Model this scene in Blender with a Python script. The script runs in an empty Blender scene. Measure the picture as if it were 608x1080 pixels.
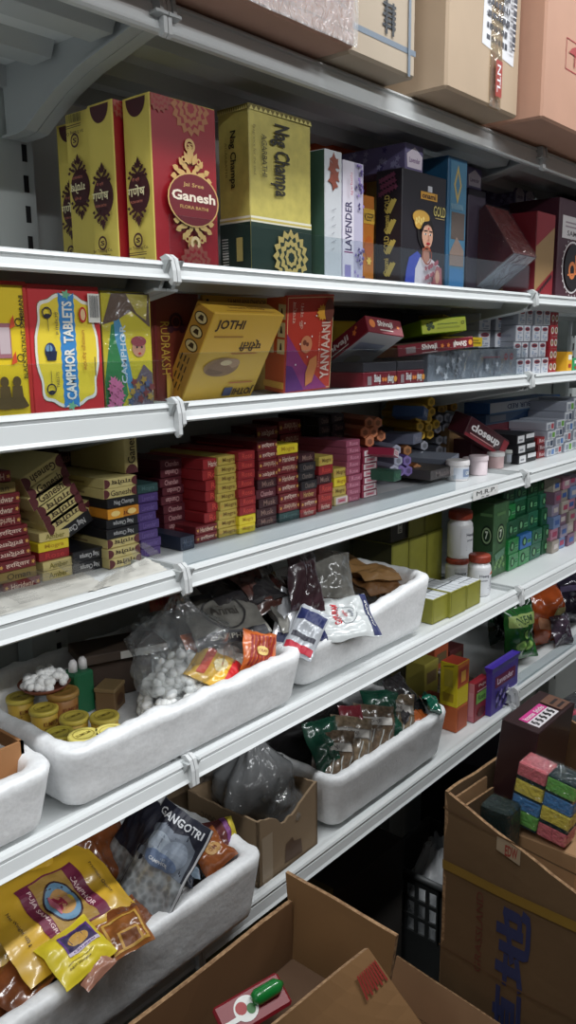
import bpy, bmesh, math, random
from mathutils import Vector, Matrix, Euler, noise
random.seed(7)
SC = bpy.context.scene
COL = SC.collection
PI = math.pi
# ------------------------------------------------------------------ camera model (608 x 1080 photograph)
FPX = 870.0
H = 1.45                                   # height of the lens above the floor
_dx = Vector((763, -186, FPX)); _a = 50.0; _b = (763*_a + FPX*FPX)/186.0
_dd = Vector((_a, _b, FPX))
EX = _dx.normalized(); EZ = (-_dd).normalized(); EY = EZ.cross(EX).normalized()
def ray(x, y):
    r = Vector(((x-304)/FPX, (y-540)/FPX, 1.0))
    return Vector((r.dot(EX), r.dot(EY), r.dot(EZ)))
def PY(x, y, Y):                           # the point on the vertical plane Y seen at pixel x, y
    r = ray(x, y)*(Y/ray(x, y).y); return Vector((r.x, r.y, r.z+H))
def PZ(x, y, Z):                           # the point at height Z seen at pixel x, y
    r = ray(x, y); r = r*((Z-H)/r.z); return Vector((r.x, r.y, r.z+H))
def PX(x, y, X):
    r = ray(x, y); r = r*(X/r.x); return Vector((r.x, r.y, r.z+H))
cam_d = bpy.data.cameras.new('camera'); cam = bpy.data.objects.new('camera', cam_d); COL.objects.link(cam)
right = Vector((EX.x, EY.x, EZ.x)); down = Vector((EX.y, EY.y, EZ.y)); fwd = Vector((EX.z, EY.z, EZ.z))
up = -down; back = -fwd
cam.matrix_world = Matrix(((right.x, up.x, back.x, 0), (right.y, up.y, back.y, 0), (right.z, up.z, back.z, H), (0, 0, 0, 1)))
cam_d.sensor_fit = 'VERTICAL'; cam_d.sensor_height = 36.0; cam_d.lens = FPX/1080.0*36.0
cam_d.clip_start = 0.02; cam_d.clip_end = 60
SC.camera = cam
# ------------------------------------------------------------------ materials
def lin(c):
    c /= 255.0
    return c/12.92 if c <= 0.04045 else ((c+0.055)/1.055)**2.4
_M = {}
def mat(rgb, rough=.55, metal=0.0, var=0.0, vscale=30.0, bump=0.0, bscale=80.0, coat=0.0, spec=.5, rgb2=None, kind='noise'):
    key = (tuple(rgb), rough, metal, var, vscale, bump, bscale, coat, spec, tuple(rgb2) if rgb2 else None, kind)
    if key in _M: return _M[key]
    m = bpy.data.materials.new('surface_%d' % len(_M)); m.use_nodes = True
    n = m.node_tree.nodes; l = m.node_tree.links; b = n['Principled BSDF']
    c = [lin(v) for v in rgb]+[1]
    b.inputs['Base Color'].default_value = c; b.inputs['Roughness'].default_value = rough
    b.inputs['Metallic'].default_value = metal; b.inputs['Coat Weight'].default_value = coat
    b.inputs['Coat Roughness'].default_value = .12
    b.inputs['Specular IOR Level'].default_value = spec
    if var or bump or rgb2:
        tc = n.new('ShaderNodeTexCoord')
    if var or rgb2:
        if kind == 'voronoi':
            t = n.new('ShaderNodeTexVoronoi'); t.inputs['Scale'].default_value = vscale; out = t.outputs['Distance']
        elif kind == 'wave':
            t = n.new('ShaderNodeTexWave'); t.inputs['Scale'].default_value = vscale; t.inputs['Distortion'].default_value = 3; out = t.outputs['Fac']
        else:
            t = n.new('ShaderNodeTexNoise'); t.inputs['Scale'].default_value = vscale; t.inputs['Detail'].default_value = 5; out = t.outputs['Fac']
        l.new(tc.outputs['Object'], t.inputs['Vector'])
        r = n.new('ShaderNodeValToRGB')
        e = r.color_ramp.elements; e[0].position = .32; e[1].position = .68
        if rgb2: c1, c2 = c, [lin(v) for v in rgb2]+[1]
        else: c1 = [v*(1-var) for v in c[:3]]+[1]; c2 = [min(1, v*(1+var)) for v in c[:3]]+[1]
        e[0].color = c1; e[1].color = c2
        l.new(out, r.inputs['Fac']); l.new(r.outputs['Color'], b.inputs['Base Color'])
    if bump:
        t2 = n.new('ShaderNodeTexNoise'); t2.inputs['Scale'].default_value = bscale; t2.inputs['Detail'].default_value = 4
        l.new(tc.outputs['Object'], t2.inputs['Vector'])
        bp = n.new('ShaderNodeBump'); bp.inputs['Strength'].default_value = bump; bp.inputs['Distance'].default_value = .01
        l.new(t2.outputs['Fac'], bp.inputs['Height']); l.new(bp.outputs['Normal'], b.inputs['Normal'])
    _M[key] = m; return m
def clear(tint=(245, 248, 250), gloss=.12, fres=1.45, crinkle=0.0, cscale=25.0, milky=0.0, extra=0.03):
    key = ('clear', tuple(tint), gloss, fres, crinkle, cscale, milky, extra)
    if key in _M: return _M[key]
    m = bpy.data.materials.new('clear_%d' % len(_M)); m.use_nodes = True
    n = m.node_tree.nodes; l = m.node_tree.links; n.remove(n['Principled BSDF']); out = n['Material Output']
    tr = n.new('ShaderNodeBsdfTransparent'); tr.inputs['Color'].default_value = [lin(v) for v in tint]+[1]
    gl = n.new('ShaderNodeBsdfGlossy'); gl.inputs['Roughness'].default_value = gloss; gl.inputs['Color'].default_value = (1, 1, 1, 1)
    fr = n.new('ShaderNodeLayerWeight'); fr.inputs['Blend'].default_value = .5
    pw = n.new('ShaderNodeMath'); pw.operation = 'POWER'; pw.inputs[1].default_value = 4.0
    l.new(fr.outputs['Facing'], pw.inputs[0])
    ad = n.new('ShaderNodeMath'); ad.operation = 'MULTIPLY_ADD'; ad.inputs[1].default_value = (fres-1.0)*1.2; ad.inputs[2].default_value = extra; ad.use_clamp = True
    l.new(pw.outputs[0], ad.inputs[0])
    mx = n.new('ShaderNodeMixShader'); l.new(ad.outputs[0], mx.inputs['Fac'])
    base = tr.outputs[0]
    if milky:
        df = n.new('ShaderNodeBsdfDiffuse'); df.inputs['Color'].default_value = (.8, .82, .84, 1)
        m0 = n.new('ShaderNodeMixShader'); m0.inputs['Fac'].default_value = milky
        l.new(tr.outputs[0], m0.inputs[1]); l.new(df.outputs[0], m0.inputs[2]); base = m0.outputs[0]
    l.new(base, mx.inputs[1]); l.new(gl.outputs[0], mx.inputs[2])
    l.new(mx.outputs[0], out.inputs['Surface'])
    if crinkle:
        tc = n.new('ShaderNodeTexCoord')
        t = n.new('ShaderNodeTexNoise'); t.inputs['Scale'].default_value = cscale; t.inputs['Detail'].default_value = 3; t.inputs['Distortion'].default_value = 1.2
        l.new(tc.outputs['Object'], t.inputs['Vector'])
        bp = n.new('ShaderNodeBump'); bp.inputs['Strength'].default_value = crinkle; bp.inputs['Distance'].default_value = .02
        l.new(t.outputs['Fac'], bp.inputs['Height'])
        l.new(bp.outputs['Normal'], gl.inputs['Normal']); l.new(bp.outputs['Normal'], fr.inputs['Normal'])
    _M[key] = m; return m
# print inks and papers
def ink(r, g, b, rough=.5): return mat((r, g, b), rough)
WHITE = ink(235, 235, 230); BLACK = ink(20, 18, 20); GOLD = ink(205, 170, 85, .35); CREAM = ink(232, 222, 175)
RED = ink(200, 30, 35); YEL = ink(240, 205, 40); MAROON = ink(75, 25, 35)
SHELF = mat((213, 216, 216), .38, var=.03, vscale=6)
SHELF_GREY = mat((182, 186, 186), .45)
CLIP = mat((206, 208, 208), .4)
DARK = mat((24, 24, 26), .7)
ACRYL = clear((240, 244, 246), .05, 1.35, extra=.035)
FILM = clear((240, 243, 245), .1, 1.5, crinkle=.5, cscale=30, milky=.02, extra=.05)
BAG = clear((244, 246, 247), .14, 1.5, crinkle=.9, cscale=22, milky=.07, extra=.07)
CARD = mat((168, 130, 92), .8, var=.07, vscale=9, bump=.12, bscale=40)
CARD_IN = mat((150, 112, 78), .85, var=.08, vscale=8, bump=.1, bscale=40)
CARD_EDGE = mat((178, 142, 104), .85, rgb2=(120, 88, 60), vscale=160)
FOAM = mat((240, 241, 242), .42, var=.03, vscale=170, bump=.07, bscale=110, kind='voronoi')
# ------------------------------------------------------------------ mesh building
def setp(o, label=None, cat=None, group=None, kind=None):
    if label: o['label'] = label
    if cat: o['category'] = cat
    if group: o['group'] = group
    if kind: o['kind'] = kind
    return o
def thing(name, label, cat, loc=(0, 0, 0), rot=(0, 0, 0), group=None):
    o = bpy.data.objects.new(name, None); COL.objects.link(o)
    o.empty_display_size = .05
    o.location = loc; o.rotation_euler = rot
    return setp(o, label, cat, group)
_chamf = {}
class MB:
    def __init__(s): s.v = []; s.f = []; s.mi = []; s.sm = []; s.mats = []
    def idx(s, m):
        if m not in s.mats: s.mats.append(m)
        return s.mats.index(m)
    def add(s, vs, fs, m, smooth=False, M=None):
        o = len(s.v)
        s.v += [tuple(M @ Vector(v)) if M else tuple(v) for v in vs]
        ms = m if isinstance(m, list) else None
        for k, f in enumerate(fs):
            s.f.append([i+o for i in f]); s.mi.append(s.idx(ms[k] if ms else m)); s.sm.append(smooth)
        return s
    def box(s, x0, y0, z0, x1, y1, z1, m, M=None):
        vs = [(x0, y0, z0), (x1, y0, z0), (x1, y1, z0), (x0, y1, z0), (x0, y0, z1), (x1, y0, z1), (x1, y1, z1), (x0, y1, z1)]
        fs = [(0, 3, 2, 1), (4, 5, 6, 7), (0, 1, 5, 4), (1, 2, 6, 5), (2, 3, 7, 6), (3, 0, 4, 7)]
        return s.add(vs, fs, m, False, M)
    def cbox(s, x0, y0, z0, x1, y1, z1, r, m, M=None, seg=1):   # box with rounded edges
        bm = bmesh.new(); bmesh.ops.create_cube(bm, size=1)
        for v in bm.verts: v.co = ((x0+x1)/2+v.co.x*(x1-x0), (y0+y1)/2+v.co.y*(y1-y0), (z0+z1)/2+v.co.z*(z1-z0))
        bmesh.ops.bevel(bm, geom=bm.edges[:], offset=r, segments=seg, affect='EDGES', profile=.5)
        vs = [tuple(v.co) for v in bm.verts]; fs = [[v.index for v in f.verts] for f in bm.faces]
        bm.free(); return s.add(vs, fs, m, False, M)
    def prism(s, pts, axis, a, b, m, M=None):     # polygon pts in the two other axes, extruded along axis
        n = len(pts)
        def mk(p, t): return {'x': (t, p[0], p[1]), 'y': (p[0], t, p[1]), 'z': (p[0], p[1], t)}[axis]
        vs = [mk(p, a) for p in pts]+[mk(p, b) for p in pts]
        fs = [list(range(n))[::-1], [n+i for i in range(n)]]+[(i, (i+1) % n, n+(i+1) % n, n+i) for i in range(n)]
        return s.add(vs, fs, m, False, M)
    def lathe(s, prof, m, n=28, M=None, ms=None):   # prof: (r, z)
        vs = []; fs = []; fm = []
        for r, z in prof:
            for k in range(n):
                a = 2*PI*k/n; vs.append((r*math.cos(a), r*math.sin(a), z))
        for i in range(len(prof)-1):
            for k in range(n):
                fs.append((i*n+k, i*n+(k+1) % n, (i+1)*n+(k+1) % n, (i+1)*n+k)); fm.append(ms[i] if ms else m)
        return s.add(vs, fs, fm, True, M)
    def tube(s, pts, r, m, n=8, M=None, cap=True):
        vs = []; fs = []
        P = [Vector(p) for p in pts]
        for i, p in enumerate(P):
            d = (P[min(i+1, len(P)-1)]-P[max(i-1, 0)]).normalized()
            a = d.cross(Vector((0, 0, 1)));
            if a.length < .1: a = d.cross(Vector((0, 1, 0)))
            a.normalize(); b = d.cross(a)
            rr = r[i] if isinstance(r, (list, tuple)) else r
            for k in range(n): vs.append(p+rr*(math.cos(2*PI*k/n)*a+math.sin(2*PI*k/n)*b))
        for i in range(len(P)-1):
            for k in range(n): fs.append((i*n+k, i*n+(k+1) % n, (i+1)*n+(k+1) % n, (i+1)*n+k))
        if cap: fs += [list(range(n))[::-1], [(len(P)-1)*n+k for k in range(n)]]
        return s.add(vs, fs, m, True, M)
    def mesh(s, name):
        me = bpy.data.meshes.new(name); me.from_pydata(s.v, [], s.f)
        for m in s.mats: me.materials.append(m)
        me.polygons.foreach_set('material_index', s.mi); me.polygons.foreach_set('use_smooth', s.sm)
        me.update(); return me
    def build(s, name, parent=None, loc=(0, 0, 0), rot=(0, 0, 0), **kw):
        return link(name, s.mesh(name), parent, loc, rot, **kw)
def link(name, me, parent=None, loc=(0, 0, 0), rot=(0, 0, 0), **kw):
    o = bpy.data.objects.new(name, me); COL.objects.link(o); o.parent = parent
    o.location = loc; o.rotation_euler = rot
    return setp(o, **kw)
# ------------------------------------------------------------------ lettering
_T = {}
def glyphs(s, bold=0.0):
    k = (s, bold)
    if k not in _T:
        cu = bpy.data.curves.new('lettering', 'FONT'); cu.body = s; cu.size = 1; cu.resolution_u = 2; cu.offset = bold; cu.dimensions = '2D'; cu.fill_mode = 'BOTH'
        o = bpy.data.objects.new('lettering', cu); COL.objects.link(o)
        dg = bpy.context.evaluated_depsgraph_get()
        me = bpy.data.meshes.new_from_object(o.evaluated_get(dg))
        vs = [tuple(v.co) for v in me.vertices]; fs = [tuple(p.vertices) for p in me.polygons]
        bpy.data.objects.remove(o); bpy.data.curves.remove(cu); bpy.data.meshes.remove(me)
        if not vs: vs = [(0, 0, 0), (1, 0, 0), (1, 1, 0)]; fs = []
        x0 = min(v[0] for v in vs); x1 = max(v[0] for v in vs); y0 = min(v[1] for v in vs); y1 = max(v[1] for v in vs)
        _T[k] = ([((v[0]-x0)/(x1-x0+1e-9), (v[1]-y0)/(y1-y0+1e-9)) for v in vs], fs)
    return _T[k]
def cut(pts, faces, n):           # cuts flat print along an n x n grid so that it follows a curved surface
    bm = bmesh.new(); vs = [bm.verts.new((u, v, 0)) for u, v in pts]
    for f in faces:
        try: bm.faces.new([vs[i] for i in f])
        except ValueError: pass
    bmesh.ops.triangulate(bm, faces=[f for f in bm.faces if len(f.verts) > 4])
    for ax in (0, 1):
        lo = min(p[ax] for p in pts); hi = max(p[ax] for p in pts)
        for k in range(int(lo*n), int(hi*n)+2):
            co = [0, 0, 0]; no = [0, 0, 0]; co[ax] = k/n; no[ax] = 1
            bmesh.ops.bisect_plane(bm, geom=bm.verts[:]+bm.edges[:]+bm.faces[:], dist=1e-6, plane_co=co, plane_no=no)
    for i, v in enumerate(bm.verts): v.index = i
    r = [(v.co.x, v.co.y) for v in bm.verts], [[v.index for v in f.verts] for f in bm.faces]
    bm.free(); return r
class Print:
    """flat print on a surface: fr(u, v, h) maps face coordinates 0..1 and a height in metres to a point"""
    def __init__(s, mb, fr, W, Ht, base=.0004, tess=0): s.tess = tess; s.mb = mb; s.fr = fr; s.W = W; s.H = Ht; s.h = base
    def put(s, pts, faces, m):
        s.h += .00012
        if s.tess: pts, faces = cut(pts, faces, s.tess)
        s.mb.add([s.fr(u, v, s.h) for u, v in pts], faces, m)
    def rect(s, u0, v0, u1, v1, m): s.put([(u0, v0), (u1, v0), (u1, v1), (u0, v1)], [(0, 1, 2, 3)], m)
    def poly(s, pts, m): s.put(pts, [list(range(len(pts)))], m)
    def ell(s, u, v, ru, rv, m, n=26): s.poly([(u+ru*math.cos(2*PI*k/n), v+rv*math.sin(2*PI*k/n)) for k in range(n)], m)
    def disc(s, u, v, r, m, n=24): s.ell(u, v, r/s.W, r/s.H, m, n)
    def ring(s, u, v, r0, r1, m, n=30):
        p = []
        for r in (r0, r1): p += [(u+r/s.W*math.cos(2*PI*k/n), v+r/s.H*math.sin(2*PI*k/n)) for k in range(n)]
        s.put(p, [(k, (k+1) % n, n+(k+1) % n, n+k) for k in range(n)], m)
    def star(s, u, v, r, k, m, inner=.55, ph=0.0):
        s.poly([(u+(r if i % 2 == 0 else r*inner)/s.W*math.cos(PI*i/k+ph), v+(r if i % 2 == 0 else r*inner)/s.H*math.sin(PI*i/k+ph)) for i in range(2*k)], m)
    def text(s, t, u0, v0, u1, v1, m, rot=0, bold=.012):
        pts, fs = glyphs(t, bold)
        R = {0: lambda a, b: (a, b), 90: lambda a, b: (1-b, a), 180: lambda a, b: (1-a, 1-b), 270: lambda a, b: (b, 1-a)}[rot]
        s.put([(u0+(u1-u0)*R(a, b)[0], v0+(v1-v0)*R(a, b)[1]) for a, b in pts], fs, m)
    def line(s, u0, v0, u1, v1, w, m):
        d = Vector(((u1-u0)*s.W, (v1-v0)*s.H)); L = d.length or 1; nx, ny = -d.y/L*w/2/s.W, d.x/L*w/2/s.H
        s.poly([(u0-nx, v0-ny), (u1-nx, v1-ny), (u1+nx, v1+ny), (u0+nx, v0+ny)], m)
    def frame(s, u0, v0, u1, v1, w, m):
        a, b = w/s.W, w/s.H
        s.rect(u0, v0, u1, v0+b, m); s.rect(u0, v1-b, u1, v1, m); s.rect(u0, v0+b, u0+a, v1-b, m); s.rect(u1-a, v0+b, u1, v1-b, m)
    def bars(s, u0, v0, u1, v1, m, n=14, vertical=True):
        rr = random.Random(n*7+int(u0*100)); x = 0
        for i in range(n):
            w = .25+.6*rr.random()
            a, b = i/n, (i+w*.8)/n
            if vertical: s.rect(u0+(u1-u0)*a, v0, u0+(u1-u0)*b, v1, m)
            else: s.rect(u0, v0+(v1-v0)*a, u1, v0+(v1-v0)*b, m)
class Carton(MB):
    """printed box, origin at the middle of its base; faces front(-Y) left(-X) top(+Z) right(+X)"""
    def __init__(s, w, d, h, m, r=.0012, **fm):
        super().__init__(); s.w, s.d, s.h_ = w, d, h
        r = min(r, w*.2, d*.2, h*.2)
        s.cbox(-w/2, -d/2, 0, w/2, d/2, h, r, m)
        ax = {'left': (0, -1), 'right': (0, 1), 'front': (1, -1), 'back': (1, 1), 'bottom': (2, -1), 'top': (2, 1)}
        for k, mm in fm.items():
            a, sg = ax[k]; best = None
            for i, f in enumerate(s.f):
                c = [sum(s.v[j][q] for j in f)/len(f) for q in range(3)]
                val = (c[a]-(h/2 if a == 2 else 0))*sg
                ext = {0: w/2, 1: d/2, 2: h/2}[a]
                if abs(val-ext) < 1e-5: s.mi[i] = s.idx(mm)
        e = .0
        s.front = Print(s, lambda u, v, q: (-w/2+u*w, -d/2-q, v*h), w, h)
        s.left = Print(s, lambda u, v, q: (-w/2-q, d/2-u*d, v*h), d, h)
        s.right = Print(s, lambda u, v, q: (w/2+q, -d/2+u*d, v*h), d, h)
        s.top = Print(s, lambda u, v, q: (-w/2+u*w, -d/2+v*d, h+q), w, d)
        s.bottom = Print(s, lambda u, v, q: (-w/2+u*w, d/2-v*d, -q), w, d)
def span(Yf, xl, xr, zb, yt, ymid=None):
    """X range and height of an upright box whose front stands at Y = Yf, from its left and right edge"""
    ym = ymid if ymid else yt+30
    a = PY(xl, ym, Yf); b = PY(xr, ym, Yf); t = PY(xl, yt, Yf)
    return a.x, b.x, t.z-zb
def put_carton(c, name, x0, Yf, zb, label, cat, group=None, rot=0.0, parent=None):
    return c.build(name, parent, (x0+c.w/2, Yf+c.d/2, zb), (0, 0, rot), label=label, cat=cat, group=group)
# ------------------------------------------------------------------ the setting
FLOORM = mat((95, 90, 84), .6, var=.12, vscale=5, bump=.05)
MB().box(-4, -3.6, -.06, 7, 1.45, 0, FLOORM).build('floor', kind='structure')
MB().box(-4, 1.3, 0, 7, 1.4, 2.9, mat((120, 122, 122), .8)).build('wall_back', kind='structure')
MB().box(-4, -3.6, 2.9, 7, 1.45, 2.98, mat((210, 210, 206), .9)).build('ceiling', kind='structure')
MB().box(-4, -3.7, 0, 7, -3.6, 2.9, mat((150, 150, 148), .8)).build('wall_front', kind='structure')
MB().box(-3.5, -.85, 0, 6.5, -.42, 1.72, mat((96, 88, 80), .8, var=.2, vscale=3)).build('aisle_light_block', kind='structure')   # unseen stand-in for shelving across the aisle, added to keep the floor dark
# ------------------------------------------------------------------ shelving
XJ = [-.311, .667, 1.645, 2.623, 3.60]
YF, YB = .75, 1.10
TOPZ = dict(zip(('cover', 'upper', 'eye', 'middle', 'low', 'bottom'), (1.824, 1.5465, 1.383, 1.177, .9185, .643)))
BAYS = ['left', 'middle', 'far']
fr_ = thing('shelving_frame', 'grey slotted steel uprights and back panels carrying all the shelves', 'shelving frame', (0, 0, 0))
for i in range(4):
    MB().box(XJ[i]+.012, 1.105, .06, XJ[i+1]-.012, 1.115, 2.2, mat((206, 211, 208), .55, var=.04, vscale=3)).build('back_panel', fr_)
for i in range(4):
    u = MB(); x = XJ[i]
    u.box(x-.03, 1.06, 0, x+.03, 1.10, 2.3, mat((186, 192, 190), .45))
    for k in range(46):
        z = .3+k*.04
        for s in (.016,): u.box(x+s-.0035, 1.0585, z, x+s+.0035, 1.0605, z+.022, DARK)
    u.build('upright', fr_)
    MB().box(x-.028, .83, 0, x+.028, 1.06, .07, SHELF_GREY).build('foot', fr_)
def bracket(x, zt, big):
    if big:
        low = [(.737, 0), (.782, -.006), (.834, -.017), (.881, -.026), (.931, -.042), (.974, -.062), (1.002, -.076), (1.02, -.078), (1.055, -.078)]
    else:
        low = [(.76, -.012), (.86, -.03), (.95, -.05), (1.055, -.06)]
    m = MB()
    pts = low+[(1.055, .0), (1.055, .02), (.74, .02)]
    ofs = zt-.022
    m.prism([(y, z+ofs+.0015) for y, z in pts], 'x', x-.0025, x+.0025, SHELF_GREY)
    for a, b in zip(low[:-1], low[1:]):       # folded flange along the lower edge
        m.add([(x-.009, a[0], a[1]+ofs), (x+.009, a[0], a[1]+ofs), (x+.009, b[0], b[1]+ofs), (x-.009, b[0], b[1]+ofs),
               (x-.009, a[0], a[1]+ofs+.003), (x+.009, a[0], a[1]+ofs+.003), (x+.009, b[0], b[1]+ofs+.003), (x-.009, b[0], b[1]+ofs+.003)],
              [(0, 3, 2, 1), (4, 5, 6, 7), (0, 1, 5, 4), (2, 3, 7, 6), (1, 2, 6, 5), (3, 0, 4, 7)], SHELF_GREY)
    return m
WHICH = {'cover': 'topmost shelf carrying the big brown cartons', 'upper': 'shelf carrying the tall incense cartons',
         'eye': 'shelf carrying the camphor and soap boxes', 'middle': 'shelf carrying the small incense packets',
         'low': 'shelf carrying the upper foam crates', 'bottom': 'lowest shelf carrying the lower foam crates'}
def shelf(i, lev, zt, lip=.024, guard=None, lipm=SHELF):
    x0, x1 = XJ[i]+.0006, XJ[i+1]-.0006
    lab = 'white steel %s, %s bay' % (WHICH[lev], ['nearest left', 'middle', 'far right', 'farthest right'][i])
    t = thing('store_shelf', lab, 'shelf', (0, 0, 0), group='white steel shop shelves')
    d = MB()
    zs = zt-.007
    d.box(x0, .765, zs-.004, x1, 1.055, zs, SHELF)
    d.box(x0, 1.045, zs-.03, x1, 1.055, zs-.004, SHELF_GREY)
    for y in (.83, .95): d.prism([(y-.03, zs-.004), (y-.02, zs-.022), (y+.02, zs-.022), (y+.03, zs-.004)], 'x', x0+.02, x1-.02, SHELF_GREY)
    d.build('deck', t)
    r = MB()      # front edge: rounded bead on top, price channel below
    prof = [(.766, zs), (.764, zt-.001), (.757, zt), (.751, zt-.002), (.749, zt-.0055), (.7525, zt-.0072), (.7525, zt-.0095), (.750, zt-.011),
            (.748, zt-lip+.004), (.745, zt-lip), (.748, zt-lip-.0025), (.757, zt-lip-.002), (.760, zs-.006), (.766, zs-.006)]
    r.prism(prof, 'x', x0, x1, lipm)
    r.build('price_rail', t)
    big = lev == 'cover'
    for x in (XJ[i]+.0095, XJ[i+1]-.0095): bracket(x, zt, big).build('bracket', t)
    for x, s in ((x0, 1), (x1, -1)):           # grey end clips that hook over the rail
        c = MB()
        pf = [(.762, zt+.004), (.752, zt+.007), (.744, zt+.002), (.740, zt-.012), (.739, zt-lip-.004), (.744, zt-lip-.008), (.748, zt-lip-.004), (.748, zt-.004), (.758, zt)]
        c.prism(pf, 'x', x, x+s*.0055, CLIP); c.build('end_clip', t)
    if guard:
        g = MB(); a, b, h = guard
        g.cbox(a, .756, zt-.003, b, .7585, zt+h, .0008, ACRYL); g.build('clear_guard', t)
    return t
for i in (0, 1, 2):
    shelf(i, 'cover', TOPZ['cover'], .036)
    shelf(i, 'upper', TOPZ['upper'], .0205, guard=(XJ[1]+.006, XJ[2]-.008, .053) if i == 1 else None)
    shelf(i, 'eye', TOPZ['eye'], lip=(.0335 if i == 0 else .0215), guard={0: (XJ[0]+.01, XJ[1]-.008, .05), 1: (XJ[1]+.014, XJ[2]-.01, .058)}.get(i))
    shelf(i, 'middle', TOPZ['middle'], .0255, guard=(XJ[1]+.008, 1.36, .03) if i == 1 else None)
    shelf(i, 'low', TOPZ['low'], .029)
    shelf(i, 'bottom', TOPZ['bottom'] if i < 2 else .680, .030, guard=(XJ[2]+.03, XJ[3]-.01, .03) if i == 2 else None)
DZ = {k: v-.0069 for k, v in TOPZ.items()}     # height of each deck
# ------------------------------------------------------------------ light: ceiling tubes over the aisle
TUBE = bpy.data.materials.new('lamp_tube'); TUBE.use_nodes = True
_b = TUBE.node_tree.nodes['Principled BSDF']; _b.inputs['Emission Color'].default_value = (.93, .97, 1, 1); _b.inputs['Emission Strength'].default_value = 8
def fixture(x, y, power, L=1.2):
    ld = bpy.data.lights.new('tube_light', 'AREA'); ld.shape = 'RECTANGLE'; ld.size = L; ld.size_y = .12; ld.energy = power; ld.color = (.95, .98, 1)
    lo = bpy.data.objects.new('tube_light', ld); COL.objects.link(lo); lo.location = (x, y, 2.86)
for x in (-.6, 1.0, 2.6): fixture(x, .05, 20)
for x in (-1.2, .6, 2.4): fixture(x, -1.9, 38)
W = bpy.data.worlds.new('World'); SC.world = W; W.use_nodes = True
W.node_tree.nodes['Background'].inputs['Color'].default_value = (.8, .9, 1, 1); W.node_tree.nodes['Background'].inputs['Strength'].default_value = .42
SC.view_settings.view_transform = 'Standard'; SC.view_settings.look = 'None'; SC.view_settings.gamma = 1; SC.view_settings.use_curve_mapping = False
SC.view_settings.exposure = 0.0
# ------------------------------------------------------------------ big cartons on the topmost shelf
TAPE = clear((236, 226, 205), .08, 1.5, crinkle=.4, cscale=40, milky=.1, extra=.1)
ZC = TOPZ['cover']+.0006
def px2(X, Y, Z):
    d_ = Vector((X, Y, Z-H)); c_ = Vector((d_.dot(right), -d_.dot(up), d_.dot(fwd))); return (304+FPX*c_.x/c_.z, 540+FPX*c_.y/c_.z)
def big_carton(name, px, py, xr_px, yr_px, dep, h, m, label, deco, lean=0.0):
    a = PZ(px, py, ZC); Yf = a.y; b = PY(xr_px, yr_px, Yf); w = b.x-a.x
    t = thing(name, label, 'carton', (a.x+w/2, Yf+dep/2, ZC), (0, 0, lean), 'brown cartons on the topmost shelf')
    c = Carton(w, dep, h, m, r=.004); deco(c); c.build('carton_body', t)
    return t, c
def d_c1(c):
    for k in range(7): c.front.rect(.02, .06+.09*k, .98, .064+.09*k, mat((150, 118, 96), .8))
BROWN1 = mat((178, 140, 122), .75, var=.06, vscale=8); BROWN2 = mat((186, 170, 150), .75, var=.05, vscale=8)
BROWN3 = mat((190, 166, 140), .7, var=.05, vscale=8, bump=.08, bscale=12); BROWN4 = mat((196, 150, 126), .7, var=.05, vscale=8, bump=.08, bscale=12)
t1, c1 = big_carton('shipping_carton', 40, -95, 375, 43, .30, .3, BROWN1, 'brown carton wrapped in stretch film, standing above the Ganesh boxes', d_c1)
w_ = MB(); g = []
nx, nz = 40, 16       # creased stretch film over the front
for j in range(nz+1):
    for i in range(nx+1):
        x = -c1.w/2+c1.w*i/nx; z = c1.h_*j/nz
        g.append((x, -c1.d/2-.003-.004*abs(noise.noise(Vector((x*14, z*40, 1)))), z))
w_.add(g, [(j*(nx+1)+i, j*(nx+1)+i+1, (j+1)*(nx+1)+i+1, (j+1)*(nx+1)+i) for j in range(nz) for i in range(nx)], clear((245, 240, 238), .15, 1.5, crinkle=.6, cscale=60, milky=.3, extra=.05), True)
w_.build('stretch_film', t1)
def d_c2(c):
    k = ink(48, 52, 58); gr = ink(120, 132, 146)
    c.front.rect(0, .10, 1, .125, gr)
    for u in (.30, .5):
        c.front.rect(u, .34, u+.03, .8, gr); c.front.poly([(u-.05, .38), (u+.015, .30), (u+.08, .38)], gr)
    for q in range(5): c.front.rect(.46+.02*(q % 2), .17+.022*q, .66, .183+.022*q, k)
    c.front.rect(.5, .14, .53, .3, k); c.front.rect(.60, .14, .63, .28, k)
    c.front.rect(.86, .0, .9, 1, gr)
_x1 = t1.location.x+c1.w/2+.006; _y2 = PZ(400, 68, ZC).y
t2, c2 = big_carton('shipping_carton', *[px2(_x1, _y2, ZC)[q] for q in (0, 1)], 438, 88, .28, .30, BROWN2, 'pale carton with grey arrows and a strap, second from the left up top', d_c2)
def d_c3(c):
    p = c.front; wl = ink(236, 236, 240)
    k = ink(70, 72, 82)
    L_ = lambda v: .235+(v-.33)*.72
    p.poly([(.44, L_(.38)), (.90, L_(.33)), (.93, L_(.86)), (.47, L_(.93))], wl)
    for q in range(6):
        v = L_(.42+.075*q)
        x = .50
        rr = random.Random(q)
        while x < .78:
            w = .02+.035*rr.random(); p.poly([(x, v-.02*(x-.5)), (x+w, v-.02*(x-.5)), (x+w, v+.023), (x, v+.024)], k); x += w+.012
    for q in range(14): p.rect(.83, L_(.42+.028*q), .88, L_(.42+.028*q+.012+.008*(q % 3)), k)
    p.rect(.60, .05, .69, .22, ink(168, 62, 52)); p.text('NTL', .62, .07, .67, .20, wl, 270, .02)
t3, c3 = big_carton('shipping_carton', 471, 92, 546, 123, .30, .32, BROWN3, 'brown carton with a white address label and red tag, on the topmost shelf', d_c3)
m = MB()
m.box(c3.w*.06, -c3.d/2-.002, .0, c3.w*.22, -c3.d/2-.0008, .31, TAPE); m.build('packing_tape', t3)
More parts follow.
